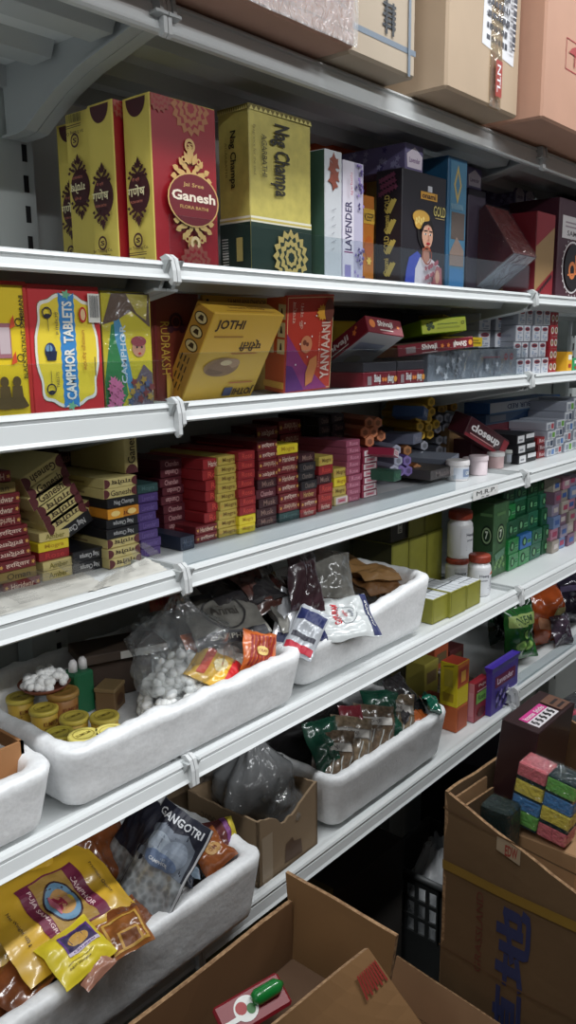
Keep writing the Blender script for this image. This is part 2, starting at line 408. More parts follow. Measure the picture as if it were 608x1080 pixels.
def d_c4(c):
    p = c.front; r = ink(176, 70, 70); f = lambda u: .13+(u-.28)*.62
    def P_(pts, m): p.poly([(f(u), v) for u, v in pts], m)
    p.frame(f(.28), .30, f(.86), .46, .0018, r); p.line(f(.47), .30, f(.47), .46, .0018, r); p.line(f(.66), .30, f(.66), .46, .0018, r)
    P_([(.31, .39), (.34, .42), (.375, .435), (.41, .42), (.44, .39)], r); p.rect(f(.37), .33, f(.38), .39, r)
    P_([(.52, .43), (.61, .43), (.585, .39), (.57, .37), (.57, .34), (.56, .34), (.56, .37), (.545, .39)], r)
    p.rect(f(.71), .33, f(.73), .43, r); P_([(.69, .41), (.72, .445), (.75, .41)], r); p.rect(f(.78), .33, f(.80), .43, r); P_([(.76, .41), (.79, .445), (.82, .41)], r)
t4, c4 = big_carton('shipping_carton', 572, 124, 700, 168, .30, .32, BROWN4, 'pinkish brown carton printed with red handling symbols on the topmost shelf', d_c4)
m = MB(); m.box(c4.w*-.06, -c4.d/2-.002, .0, c4.w*.08, -c4.d/2-.0008, .30, TAPE); m.build('packing_tape', t4)
# ------------------------------------------------------------------ upper shelf: tall incense cartons
ZU = DZ['upper']+.0004
def petal_fan(p, u, v, r, m, up=1, n=5):
    for k in range(n):
        a = PI/2*up+(k-(n-1)/2)*.52
        q = r*(1.0 if k == n//2 else .78)
        dx, dy = math.cos(a), math.sin(a)
        pts = [(0, 0), (.45*q*dx-.18*q*dy, .45*q*dy+.18*q*dx), (q*dx, q*dy), (.45*q*dx+.18*q*dy, .45*q*dy-.18*q*dx)]
        p.poly([(u+x/p.W, v+y/p.H) for x, y in pts], m)
def mandala(p, u, v, r, m, m2, clip=True):
    def cl(x): return min(.995, max(.005, x))
    for rr, k, mm, ph in ((r, 16, m, 0), (r*.78, 16, m2, .1), (r*.66, 12, m, 0), (r*.46, 12, m2, .1), (r*.36, 8, m, 0), (r*.2, 8, m2, 0)):
        pts = [(cl(u+(rr if i % 2 == 0 else rr*.82)/p.W*math.cos(PI*i/k+ph)), cl(v+(rr if i % 2 == 0 else rr*.82)/p.H*math.sin(PI*i/k+ph))) for i in range(2*k)]
        p.poly(pts, mm)
def filigree(p, u, v, r, m, up=1, thin=.15):
    def leaf(cx, cy, a, L, w):
        dx, dy = math.cos(a), math.sin(a)
        q = [(0, 0), (.3*L, w), (.65*L, .8*w), (L, 0), (.65*L, -.8*w), (.3*L, -w)]
        p.poly([(u+(cx+x*dx-y*dy)*r/p.W, v+up*(cy+x*dy+y*dx)*r/p.H) for x, y in q], m)
    leaf(0, .42, PI/2, .58, thin)
    for s_ in (-1, 1):
        for cx, cy, a, L in ((.06, .40, 62, .42), (.10, .22, 38, .52), (.16, .06, 16, .56), (.05, .02, 70, .34), (.34, .34, 58, .26), (.52, .20, 20, .26), (.60, .02, -8, .26)):
            a_ = math.radians(a); leaf(s_*cx, cy, a_ if s_ > 0 else PI-a_, L, thin*.62)
        p.ring(u+s_*.30*r/p.W, v+up*.52*r/p.H, r*.05, r*.10, m, 12)
YG = mat((212, 192, 90), .5, var=.04, vscale=14); RG = mat((146, 16, 30), .42, var=.05, vscale=10)
def ganesh_big(w, d, h):
    c = Carton(w, d, h, YG, front=RG, right=RG, back=RG)
    p = c.left
    mk = ink(66, 24, 30)
    p.poly([(.5+.36*math.cos(PI+PI*k/14), .985+.36*p.W/p.H*math.sin(PI+PI*k/14)*1.15) for k in range(15)], mk)
    r = p.W*.36
    p.ell(.5, .455, .40, .115, mk)
    filigree(p, .5, .545, r*1.25, mk, 1); filigree(p, .5, .365, r*1.25, mk, -1)
    p.text('गणेष', .18, .43, .82, .495, CREAM, 0, .015)
    p.text('जै श्री', .36, .51, .64, .535, ink(190, 110, 90)); p.text('FLORA BATHI', .28, .39, .72, .405, ink(190, 110, 90))
    p.ring(.5, .175, .006, .0085, mk); p.text('S', .42, .16, .58, .19, mk, 0, .03)
    p.text('Sri Trading Co.', .12, .115, .88, .14, mk); p.bars(.2, .02, .8, .07, BLACK, 16)
    p.rect(.15, .085, .85, .09, mk); p.rect(.15, .098, .85, .102, mk)
    p = c.front; gd = ink(206, 168, 104, .4)
    mandala(p, .60, .965, w*.30, ink(170, 110, 70), RG); mandala(p, .12, 1.0, w*.20, ink(150, 74, 60), RG)
    p.ring(.56, .745, .005, .0085, gd); p.text('S', .52, .73, .60, .76, gd, 0, .03)
    filigree(p, .56, .555, w*.37, gd, 1); filigree(p, .56, .295, w*.37, gd, -1)
    p.ell(.56, .425, .40, .16, gd); p.ell(.56, .425, .38, .152, ink(110, 16, 30))
    p.text('Jai Sree', .40, .495, .72, .525, gd); p.text('Ganesh', .22, .415, .90, .475, ink(240, 225, 205), 0, .03); p.text('FLORA BATHI', .34, .37, .78, .39, gd)
    p.ring(.56, .17, .004, .008, ink(230, 200, 150)); mandala(p, .56, .03, w*.26, ink(150, 74, 60), RG)
    return c
x0, x1, h_ = span(.785, 161, 229, ZU, 97, 190)
dG = PX(132.5, 190, x0).y-.785
w_ = x1-x0
cG = ganesh_big(w_, dG, h_); me = cG.mesh('incense_carton')
spots = [(x0, .785)]
yy = .785+dG+.004
for px in (122, 97.5, 86):
    q = PY(px, 190, yy); spots.append((q.x, yy)); yy += dG+.004
labs = ['frontmost tall red and yellow Ganesh carton, its red face fully in view', 'yellow ended Ganesh carton directly behind the frontmost one',
        'third yellow Ganesh carton in the row, counted from the front, its lettering upside down', 'rearmost yellow Ganesh carton in the row against the back panel']
for i, (x, y) in enumerate(spots):
    hh = h_ if i in (0, 1, 2) else h_*.97
    o = link('incense_carton', me, None, (x+w_/2, y+dG/2, ZU + (h_ if i == 2 else 0)), (PI if i == 2 else 0, 0, 0) if i == 2 else (0, 0, 0), label=labs[i], cat='incense carton', group='tall Ganesh incense cartons')
    if i == 2: o.rotation_euler = (PI, 0, 0)
# Nag Champa
GL = mat((196, 182, 96), .42, var=.12, vscale=60); GDK = mat((26, 48, 38), .45)
def d_nag(c):
    for p, ln in ((c.front, 'f'), (c.left, 'l')):
        p.rect(0, 0, 1, .33, GDK); p.rect(0, .33, 1, .365, ink(226, 222, 200)); p.rect(0, .34, 1, .352, ink(196, 176, 90))
        p.rect(0, .965, 1, .995, ink(110, 96, 40)); 
        for k in range(14): p.poly([(k/14, .965), ((k+.5)/14, .99), ((k+1)/14, .965)], ink(214, 200, 120))
    kk = ink(40, 36, 26)
    c.front.text('Nag Champa', .30, .50, .62, .92, kk, 270, .02); c.front.text('AGARBATHI', .17, .60, .25, .84, kk, 270, 0)
    c.front.text('Fragrance for the soul', .03, .60, .08, .88, ink(120, 104, 50), 270, 0)
    c.left.text('Nag Champa', .38, .53, .62, .86, kk, 270, .02); c.left.text('AGARBATHI', .26, .6, .33, .8, ink(120, 104, 50), 270, 0)
    c.left.bars(.12, .05, .32, .25, ink(220, 220, 210), 12, False); c.left.rect(.6, .1, .8, .24, ink(180, 160, 90))
    mandala(c.front, .62, .14, c.w*.30, ink(196, 170, 100), GDK)
x0, x1, h_ = span(.80, 263.5, 328, ZU, 108, 180)
c = Carton(x1-x0, PX(231, 180, x0).y-.80, h_, GL); d_nag(c)
put_carton(c, 'incense_carton', x0, .80, ZU, 'gold and dark green Nag Champa carton beside the red Ganesh carton', 'incense carton')
xn = x1
def simple(name, Yf, xl, xr, yt, zb, dep, m, label, cat, deco=None, group=None, ymid=None, rot=0.0, h=None, r=.0012, **fm):
    x0, x1, hh = span(Yf, xl, xr, zb, yt, ymid)
    c = Carton(max(.008, x1-x0), dep, h or hh, m, r=r, **fm)
    if deco: deco(c)
    return put_carton(c, name, x0, Yf, zb, label, cat, group, rot)
DG = mat((62, 92, 78), .5); GREYW = mat((206, 208, 212), .45)
def d_leaf(c):
    p = c.front; b = ink(140, 74, 58)
    for k in range(7): p.star(.5+.14*math.sin(k*2.1), .93-.03*k, c.w*.26, 4, b, .5, k)
    for k in range(6): p.line(.35, .25+.06*k, .5+.1*(k % 2), .27+.06*k, .001, ink(150, 150, 158))
simple('incense_carton', .79, 343, 361, 156, ZU, .17, GREYW, 'slim pale grey carton with a brown leaf print, beside Nag Champa', 'incense carton', d_leaf, left=DG)
PUR = mat((96, 78, 140), .5); LAV = mat((212, 206, 226), .5)
def d_lav(c):
    p = c.front; v = ink(60, 50, 90)
    p.rect(0, 0, .55, 1, ink(224, 218, 230)); p.rect(.55, 0, 1, 1, ink(190, 184, 206))
    p.text('LAVENDER', .12, .28, .44, .68, v, 90, .02); p.rect(.08, .26, .5, .27, ink(150, 80, 130)); p.rect(.1, .06, .4, .16, ink(150, 140, 190))
    rr = random.Random(4)
    for k in range(70):
        vv = rr.random(); 
        if .3 < vv < .62: continue
        p.star(.6+.36*rr.random(), .02+.96*vv, .0035, 4, ink(*rr.choice([(70, 56, 110), (110, 92, 160), (150, 130, 190)])), .5, rr.random())
    p.text('agarbathi', .2, .72, .36, .9, ink(190, 90, 110), 90, 0)
simple('incense_carton', .79, 361.5, 383, 168, ZU, .15, LAV, 'slim white and violet carton lettered LAVENDER', 'incense carton', d_lav)
ORG = mat((206, 92, 44), .5)
simple('incense_carton', .955, 351, 391, 147, ZU, .09, ORG, 'plain orange carton standing behind the LAVENDER carton', 'incense carton')
def d_keep(c):
    p = c.front
    p.rect(0, .70, 1, .86, ink(214, 168, 60)); p.text('KEEPI', .08, .73, .92, .81, ink(50, 40, 20)); p.ell(.5, .45, .4, .12, ink(190, 96, 30)); p.rect(0, .08, 1, .1, ink(230, 190, 80)); p.star(.5, .3, .008, 6, ink(240, 200, 90))
simple('incense_carton', .83, 383.5, 395, 205, ZU, .08, mat((190, 112, 34), .5), 'narrow amber carton lettered KEEPI between LAVENDER and GOLD', 'incense carton', d_keep)
simple('incense_carton', .93, 398, 404, 186, ZU, .05, mat((190, 184, 110), .5), 'thin pale yellow carton showing behind the KEEPI carton', 'incense carton')
# portrait carton GOLD
BK = mat((36, 31, 38), .38)
def d_gold(c):
    p = c.left; gd = ink(198, 178, 90)
    for k, (t, v) in enumerate((('GOLD', .70), ('Onami', .53), ('GOLD', .36), ('Onami', .17))):
        for j in range(2): p.line(.42+.1*j, v-.06, .66+.1*j, v+.05, .006, gd); 
        p.text(t, .34, v-.05, .54, v+.09, gd, 90, .02)
    for k in range(16): p.star(.2+.6*((k*37) % 16)/16, .80+.16*((k*23) % 16)/16, .006, 5, ink(112, 56, 80), .5)
    p = c.front
    sk = ink(214, 164, 138); hair = ink(26, 20, 22); wh = ink(226, 216, 220); sh = ink(190, 130, 108)
    p.rect(.56, .85, .66, .90, ink(200, 200, 205)); p.rect(.40, .78, .78, .845, ink(214, 158, 62)); p.text('onami', .43, .79, .75, .835, ink(60, 30, 20), 0, .03)
    p.text('GOLD', .70, .655, .985, .745, ink(206, 190, 110), 0, .01); p.rect(.74, .635, .96, .642, ink(170, 150, 100))
    p.poly([(.06, .0), (.10, .16), (.16, .27), (.34, .33), (.42, .30), (.42, .0)], ink(60, 76, 176))   # sari
    p.poly([(.28, .0), (.30, .18), (.40, .28), (.66, .28), (.86, .22), (.93, .0)], wh)
    p.poly([(.44, .27), (.46, .40), (.62, .40), (.62, .27), (.55, .23)], sh)
    p.ell(.52, .50, .19, .145, hair); p.ell(.41, .62, .19, .062, ink(206, 160, 70)); p.ell(.36, .58, .10, .06, ink(206, 160, 70))
    for k in range(8): p.disc(.30+.05*(k % 4), .57+.028*(k//4)+.015*(k % 2), .003, ink(236, 206, 120))
    p.poly([(.545+.125*math.cos(a), .475+(.098 if math.sin(a) > 0 else .112)*math.sin(a)) for a in [2*PI*k/22 for k in range(22)]], sk)
    p.ell(.50, .485, .028, .009, WHITE); p.ell(.61, .485, .025, .009, WHITE); p.ell(.50, .485, .012, .009, hair); p.ell(.61, .485, .012, .009, hair)
    p.line(.46, .512, .54, .514, .0016, hair); p.line(.58, .514, .65, .510, .0016, hair); p.line(.565, .48, .58, .44, .0014, sh); p.ell(.565, .438, .022, .006, sh)
    p.ell(.555, .405, .045, .010, ink(176, 40, 50)); p.disc(.56, .535, .0018, ink(190, 30, 40)); p.poly([(.38, .53), (.44, .585), (.56, .60), (.66, .57), (.68, .52), (.62, .56), (.54, .572), (.46, .55), (.42, .50)], hair)
    p.ring(.53, .30, .013, .0155, ink(160, 70, 40))
    for k in range(26): p.star(.48+.32*((k*7) % 26)/26, .02+.24*((k*11) % 26)/26, .0055, 5, ink(170, 84, 96), .5, k)
    p.poly([(.66, .0), (.64, .10), (.72, .22), (.84, .20), (.86, .05)], ink(168, 96, 100)); p.ell(.74, .12, .05, .06, sk)
simple('incense_carton', .79, 424.5, 471, 176, ZU, PX(397, 230, PY(424.5, 230, .79).x).y-.79, BK, 'black carton with a portrait of a woman and the word GOLD', 'incense carton', d_gold)
xg = PY(424.5, 230, .79).x; zg = ZU+(PY(424.5, 176, .79).z-ZU)
def d_pw(c):
    for p in (c.front,): p.poly([(.1, .1), (.9, .1), (.94, .6), (.5, .9), (.06, .6)], ink(226, 214, 226)); p.text('Lavender', .2, .3, .8, .5, ink(120, 80, 130))
    rr = random.Random(9)
    for k in range(22): c.left.star(.05+.9*rr.random(), .1+.8*rr.random(), .006, 5, ink(*rr.choice([(150, 146, 180), (70, 60, 110)])), .5)
LILAC = mat((110, 100, 140), .5)
c = Carton(.055, .16, .042, LILAC); d_pw(c); put_carton(c, 'incense_packet', xg+.018, .797, zg+.0008, 'violet packet with a pale badge lying on top of the GOLD carton', 'incense packet')
BLU = mat((44, 96, 132), .4, var=.12, vscale=20)
def d_blue(c):
    p = c.front
    p.rect(.12, .03, .95, .97, ink(74, 122, 150)); p.poly([(.3, .80), (.5, .95), (.7, .80), (.5, .66)], ink(186, 160, 90)); p.poly([(.38, .80), (.5, .89), (.62, .80), (.5, .72)], ink(74, 122, 150))
    p.rect(.2, .40, .9, .60, ink(96, 84, 78)); p.poly([(.15, .3), (.5, .42), (.9, .32), (.9, .2), (.15, .2)], ink(140, 120, 110)); p.rect(.15, .02, .9, .18, ink(60, 120, 168))
    for k in range(12): p.line(.2+.05*k, .62, .16+.05*k, .66, .001, ink(160, 190, 200))
simple('incense_carton', .79, 473, 493, 163, ZU, .16, BLU, 'narrow blue carton with a gold lozenge beside the GOLD carton', 'incense carton', d_blue)
# small violet packets and the far boxes
c = Carton(.06, .12, .04, LILAC); d_pw(c)
q = PY(493, 197, .86)
stk = MB()
put_carton(c, 'incense_packet', q.x, .86, q.z, 'violet packet with a pale badge lying on the stack behind the blue carton', 'incense packet')
simple('incense_carton', .86, 494, 512, 201, ZU, .12, mat((58, 46, 62), .5), 'dark upright carton carrying a violet packet behind the blue carton', 'incense carton', h=q.z-ZU-.0004)
def d_far(c):
    rr = random.Random(2)
    for k in range(60): c.front.star(.05+.9*rr.random(), .02+.96*rr.random(), .005, 5, ink(*rr.choice([(150, 140, 180), (90, 78, 130), (200, 190, 215)])), .5)
q = PY(545, 217, .93)
simple('incense_carton', .93, 545, 570, 217, ZU, .10, LILAC, 'upright violet flowered carton behind the tilted maroon carton', 'incense carton', d_far)
for k, lab in ((0, 'left one of the two badged violet packets lying on the flowered carton'), (1, 'right one of the two badged violet packets lying on the flowered carton')):
    c = Carton(.052, .10, .05, LILAC); d_pw(c); put_carton(c, 'incense_packet', q.x-.02+.054*k, .925, q.z+.0008, lab, 'incense packet', 'violet packets on the upper shelf')
def d_redgold(c):
    p = c.front; rd = ink(136, 26, 36)
    p.rect(0, 0, 1, 1, ink(150, 118, 76)); p.poly([(0, 1), (1, 1), (1, .86), (0, .60)], rd); p.poly([(0, 0), (1, 0), (1, .36), (0, .08)], rd)
    for k in range(9): p.star(.15+.09*k, .05+.028*k, .006, 5, ink(40, 12, 20), .5)
    for k in range(14): c.left.star(.5, .04+.07*k, .006, 5, ink(200, 170, 110), .5)
simple('incense_carton', .79, 566, 585, 222, ZU, .15, mat((112, 24, 34), .45), 'red carton with a gold diagonal band next to the far shelf joint', 'incense carton', d_redgold)
def d_om(c):
    p = c.front; wh = ink(220, 214, 214)
    p.rect(.08, .62, .92, .84, wh); p.text('SAMBRANI', .2, .65, .8, .70, ink(70, 50, 60)); p.rect(.15, .73, .8, .745, ink(160, 140, 150)); p.rect(.15, .77, .7, .785, ink(160, 140, 150))
    q_ = .058; p.ring(.36, .34, q_*.93, q_, wh)
    for k in range(24): p.disc(.36+1.1*q_/c.w*math.cos(2*PI*k/24), .34+1.1*q_/c.h_*math.sin(2*PI*k/24), .002, wh)
    p.disc(.36, .34, q_*.88, ink(24, 14, 18)); o_ = ink(226, 130, 70); p.ring(.33, .31, q_*.2, q_*.34, o_); p.line(.41, .28, .40, .46, .005, o_); p.line(.22, .26, .52, .29, .004, o_); p.poly([(.38, .45), (.42, .49), (.44, .44)], o_)
simple('incense_carton', .79, 590, 632, 207, ZU, .12, mat((70, 32, 44), .45), 'dark maroon carton with a white label and a dotted ring emblem', 'incense carton', d_om)
simple('incense_carton', .79, 636, 680, 207, ZU, .15, mat((60, 40, 70), .45), 'dark violet carton standing past the ring emblem carton', 'incense carton')
# the tilted maroon carton in its film
k_ = 1.34
gl = Vector((1.236*k_, .615*k_, (1.609-H)*k_+H)); GR = (-.619, .029, -.038)
gw, gd, gh = .071*k_, .15, .093*k_
R = Euler(GR).to_matrix(); fc = gl+R @ Vector((0, -.026*k_/2, 0))        # centre of the face turned to the aisle
base = fc+R @ Vector((0, gd/2, -gh/2))
t = thing('gift_carton', 'glossy maroon carton leaning back in clear film on the upper shelf', 'carton', base, GR)
c = Carton(gw, gd, gh, mat((84, 26, 32), .3, var=.2, vscale=9, coat=.4), front=mat((120, 46, 44), .25, coat=.6), bottom=ink(150, 150, 160)); c.build('carton_body', t)
m = MB(); m.cbox(-gw/2-.0025, -gd/2-.003, -.0025, gw/2+.0025, gd/2+.0025, gh+.0025, .004, FILM); m.build('film_wrap', t)
# ------------------------------------------------------------------ eye level shelf: camphor, sambrani, dhoop
ZE = DZ['eye']+.0004
def tilted(c, name, loc, rot, label, cat, group=None, parent=None):
    R = Euler(rot).to_matrix()
    l = Vector(loc)-R @ Vector((0, 0, c.h_/2))
    return c.build(name, parent, l, rot, label=label, cat=cat, group=group)
def figurine(p, u, v, r, m):
    p.ell(u, v+r*1.5/p.H, r*.45/p.W, r*.5/p.H, m); p.poly([(u-r*.6/p.W, v), (u+r*.6/p.W, v), (u+r*.5/p.W, v+r*1.1/p.H), (u-r*.5/p.W, v+r*1.1/p.H)], m)
    p.poly([(u-r/p.W, v-r*.6/p.H), (u+r/p.W, v-r*.6/p.H), (u+r*.6/p.W, v+.1*r/p.H), (u-r*.6/p.W, v+.1*r/p.H)], m); p.ell(u, v-r*.75/p.H, r*1.1/p.W, r*.3/p.H, m)
YS = mat((240, 208, 40), .42)
def d_samb(c):
    p = c.front; k = ink(50, 40, 25); r = ink(214, 80, 40)
    p.frame(.0, .0, 1, 1, .004, ink(196, 50, 40))
    p.text('BLACK INSTANT SAMBIRANI', .86, .30, .93, .90, k, 90, .01)
    p.rect(.45, .45, .68, .70, ink(170, 110, 120)); p.rect(.48, .48, .66, .67, ink(206, 186, 190))
    for v in (.40, .66): p.poly([(.66, v), (.76, v+.02), (.74, v+.10), (.69, v+.06)], r); p.ring(.82, v+.05, .003, .0042, k)
    figurine(p, .72, .16, .011, ink(96, 76, 40)); figurine(p, .5, .16, .011, ink(96, 76, 40))
simple('sambrani_carton', .776, -32, 30.5, 294, ZE, .07, YS, 'yellow sambrani carton at the left end of the eye level shelf', 'carton', d_samb, ymid=360, h=None)
def d_camp(c):
    p = c.front; b = ink(60, 140, 206); wh = ink(240, 238, 228); y = ink(240, 214, 60); k = ink(40, 40, 60)
    # lobed white and yellow cartouche
    def cart(a, bb, m):
        pts = []
        for k_ in range(64):
            t = 2*PI*k_/64; s = (abs(math.cos(t))**.55)*(1 if math.cos(t) > 0 else -1); q = (abs(math.sin(t))**.6)*(1 if math.sin(t) > 0 else -1)
            pts.append((.5+a*s*(1+.05*math.cos(8*t)), .5+bb*q*(1+.035*math.cos(8*t))))
        p.poly(pts, m)
    cart(.43, .43, ink(120, 100, 60)); cart(.425, .425, wh); cart(.395, .40, y)
    pts = []
    for k_ in range(24): pts.append((.40-.004+.012*(k_ % 2), .08+.84*k_/23))
    for k_ in range(24): pts.append((.62+.004-.012*(k_ % 2), .92-.84*k_/23))
    p.poly(pts, b)
    for v, s in ((.055, 1), (.945, -1)): p.poly([(.40, v), (.51, v+.05*s), (.62, v), (.60, v+.07*s), (.42, v+.07*s)], b); p.star(.51, v+.015*s, .006, 5, ink(120, 190, 150), .5)
    p.text('CAMPHOR  TABLETS', .44, .12, .585, .88, wh, 90, .035)
    p.ell(.25, .50, .075, .065, ink(40, 60, 110)); p.ell(.235, .52, .045, .03, ink(120, 160, 190)); p.poly([(.20, .43), (.32, .43), (.34, .5), (.18, .5)], ink(30, 40, 70))
    for v in (.30, .50, .70): p.line(.24, v-.05, .24, v+.05, .0006, k)
    for v in (.21, .79): p.ring(.23, v, .0045, .006, k); p.ell(.23, v-.02, .04, .012, k)
    p.text('காம்பர்', .32, .62, .38, .80, k, 90, 0); p.text('TABLETS', .30, .22, .34, .34, k, 90, 0)
    p.text('கற்பூர வில்லை', .68, .35, .75, .66, ink(150, 60, 30), 90, .01)
    p.ell(.72, .78, .055, .06, RED); p.ell(.72, .78, .035, .045, ink(240, 200, 150))
    p.rect(.80, .72, .97, .945, wh); p.bars(.82, .76, .95, .93, k, 18)
    p.rect(.83, .30, .85, .45, ink(150, 130, 60))
RC = mat((206, 52, 56), .42)
simple('camphor_carton', .776, 32, 107.5, 299, ZE, .06, RC, 'red and yellow carton with CAMPHOR TABLETS on a blue ribbon', 'carton', d_camp, ymid=365)
def d_green(c):
    p = c.front; y = ink(226, 206, 40); g = ink(50, 140, 74); br = ink(110, 84, 66)
    p.rect(.0, .0, 1, 1, y); p.poly([(0, .25), (.18, .72), (.30, .74), (.46, .12), (.3, 0), (0, 0)], g)
    p.poly([(.22, .92), (.40, .70), (.62, .10), (.50, .12), (.24, .62)], ink(86, 160, 200)); p.text('CAMPHOR', .34, .22, .46, .72, ink(220, 230, 235), 90, .02)
    p.poly([(0, .72), (.2, .98), (.98, 1), (.98, .70), (.60, .84), (.3, .76)], br); p.poly([(.5, .98), (.95, .98), (.9, .76), (.7, .82)], ink(200, 180, 70))
    sk = ink(206, 150, 120); p.ell(.72, .52, .14, .075, sk); p.ell(.72, .58, .16, .045, ink(150, 60, 70)); p.ell(.68, .53, .02, .01, BLACK); p.ell(.78, .53, .02, .01, BLACK); p.ell(.73, .475, .03, .008, RED)
    p.poly([(.5, .02), (.98, .02), (.98, .30), (.8, .38), (.6, .22)], ink(120, 100, 110)); 
    for k in range(12): p.star(.5+.04*k, .06+.2*((k*5) % 12)/12, .006, 5, ink(*[(80, 90, 120), (160, 130, 60), (120, 60, 60)][k % 3]), .5, k)
    for k in range(14): p.star(.08+.2*((k*5) % 14)/14, .04+.22*((k*3) % 14)/14, .007, 6, ink(200, 110, 150), .5)
    c.left.rect(0, 0, 1, 1, ink(120, 130, 70))
x0, x1, hh = span(.776, 110, 161, ZE, 305, 365)
t = thing('camphor_carton', 'yellow and green picture carton in clear film beside the red CAMPHOR TABLETS carton', 'carton', ((x0+x1)/2, .776+.03, ZE+.0016))
c = Carton(x1-x0, .055, hh-.003, YS); d_green(c); c.build('carton_body', t)
m = MB(); m.cbox(-c.w/2-.0018, -c.d/2-.002, -.0012, c.w/2+.0018, c.d/2+.002, c.h_+.0015, .003, FILM); m.build('film_wrap', t)
xgr = x1
def d_rud(c):
    p = c.front; g = ink(206, 170, 70)
    p.text('RUDRAKSH', .18, .25, .36, .72, g, 270, .0); p.ring(.5, .72, .008, .012, ink(60, 20, 30)); p.disc(.5, .72, .006, ink(60, 20, 30)); p.disc(.38, .66, .006, ink(60, 20, 30)); p.disc(.62, .66, .006, ink(60, 20, 30))
    p.rect(.05, .04, .1, .96, ink(120, 40, 40))
    for k in range(16): p.line(.24, .02, .24+.15*math.cos(k*.1), .02+.23*math.sin(k*.1+.2), .0008, g)
RUD = mat((128, 62, 40), .4, rgb2=(110, 34, 38), vscale=6)
simple('dhoop_carton', .845, 160, 211, 305, ZE, .06, RUD, 'brown and gold RUDRAKSH carton behind the tipped JOTHI carton', 'carton', d_rud, ymid=360)
def d_yb(c):
    p = c.front; p.text('SAMBRANI DHOOP', .35, .88, .92, .93, ink(120, 80, 30)); p.disc(.07, .9, .003, BLACK); p.disc(.07, .8, .003, BLACK)
YO = mat((206, 160, 56), .45)
simple('dhoop_carton', .925, 214, 286, 306, ZE, .05, YO, 'amber carton lying upright against the back behind the JOTHI carton', 'carton', d_yb, ymid=340)
def d_jothi(c):
    p = c.front; k = ink(66, 44, 22)
    p.text('JOTHI', .08, .80, .46, .93, k, 0, .03); p.text('प्रीती', .50, .58, .82, .72, k, 180, .02); p.rect(.1, .74, .5, .755, ink(170, 120, 50)); p.rect(.42, .55, .8, .56, ink(170, 90, 60))
    p.ell(.36, .40, .24, .11, ink(150, 116, 80)); p.ell(.46, .44, .14, .06, ink(176, 140, 110)); p.ell(.3, .36, .14, .05, ink(120, 90, 66)); p.poly([(.16, .40), (.5, .32), (.56, .36), (.3, .50)], ink(140, 106, 80)); p.ell(.4, .45, .08, .03, ink(214, 190, 150))
    p.text('JOTHI', .66, .05, .96, .16, k, 180, .03); p.rect(.52, .05, .64, .15, ink(70, 76, 110)); p.rect(.55, .2, .9, .215, ink(190, 110, 60))
    p = c.left; w = ink(226, 206, 150)
    for v in (.58, .73, .88): p.ell(.5, v, .34, .06, k); p.ell(.5, v, .29, .05, w); p.poly([(.35, v-.02), (.65, v-.02), (.6, v+.03), (.45, v+.03)], k)
    for v in (.1, .2, .3, .4): p.rect(.25, v, .32, v+.07, k); p.rect(.45, v, .52, v+.07, k); p.rect(.65, v, .7, v+.07, k)
    p = c.top; p.text('Instant Dhoop', .3, .35, .8, .6, ink(140, 96, 40)); p.rect(.2, .2, .9, .24, ink(170, 120, 50)); p.rect(.2, .7, .9, .74, ink(170, 120, 50))
c = Carton(.152, .034, .132, mat((214, 170, 60), .42), left=mat((206, 150, 60), .45)); d_jothi(c)
tilted(c, 'dhoop_carton', (.826, .822, 1.4405), (.51, .0, .09), 'golden JOTHI carton tipped forward against the clear guard', 'carton')
def d_yan(c):
    p = c.front
    p.frame(.02, .02, .98, .98, .001, ink(230, 200, 150)); p.poly([(.02, .02), (.9, .02), (.4, .3), (.02, .62)], ink(140, 50, 110)); p.poly([(.02, .02), (.4, .02), (.15, .28), (.02, .3)], ink(96, 40, 110))
    p.text('YANVAANI', .74, .12, .93, .72, ink(226, 196, 180), 90, .02); p.text('Dhoop Sticks', .68, .25, .72, .62, ink(226, 150, 120), 90, 0)
    p.text('ॐ नमः', .26, .66, .34, .92, ink(220, 190, 170), 90, 0); p.text('यज्ञ', .12, .72, .2, .94, ink(220, 190, 170), 90, 0)
    p.ell(.42, .5, .12, .09, ink(206, 130, 90)); p.disc(.38, .52, .004, ink(120, 60, 40)); p.disc(.44, .5, .003, ink(120, 60, 40)); p.poly([(.42, .06), (.56, .1), (.66, .28), (.64, .38), (.5, .34), (.42, .2)], ink(206, 126, 70))
    p.star(.74, .82, .013, 12, ink(224, 160, 50), .7); p.ell(.88, .84, .1, .12, ink(110, 56, 44))
    for k in range(8): p.disc(.2+.08*k, .3+.07*((k*3) % 8), .0012, WHITE)
    p = c.left; cr = ink(226, 206, 150); k = ink(60, 40, 30)
    for i, (u, v) in enumerate(((.62, .76), (.62, .58), (.62, .41), (.1, .41))): p.rect(u, v, u+.36, v+.15, cr); p.poly([(u+.12, v+.04), (u+.24, v+.04), (u+.2, v+.11), (u+.15, v+.11)], k)
    p.rect(.0, .05, 1, .12, ink(240, 180, 80))
c = Carton(.099, .045, .144, mat((190, 60, 44), .4), left=ORG, top=mat((206, 100, 64), .4)); d_yan(c)
tilted(c, 'dhoop_carton', (.992, .828, 1.4525), (.12, -.048, -.12), 'red and purple YANVAANI carton leaning forward on the clear guard', 'carton')
MR = mat((122, 28, 42), .38)
def d_shiv(c, base=True):
    wh = ink(232, 226, 220); o = ink(226, 130, 60)
    for p in (c.top, ):
        p.text('Shivaji', .3, .35, .72, .8, wh, 0, .03); p.ell(.15, .55, .08, .25, o); p.rect(.34, .2, .7, .25, wh); p.star(.86, .5, .004, 5, o)
    p = c.left; p.text('Shivaji', .25, .10, .72, .62, wh, 90, .03); p.rect(.8, .1, .86, .6, wh); p.star(.5, .75, .006, 5, o); p.star(.3, .8, .004, 5, o)
    c.front.rect(.1, .55, .8, .75, ink(120, 124, 140))
    c.front.ell(.45, .3, .2, .12, ink(150, 146, 130))
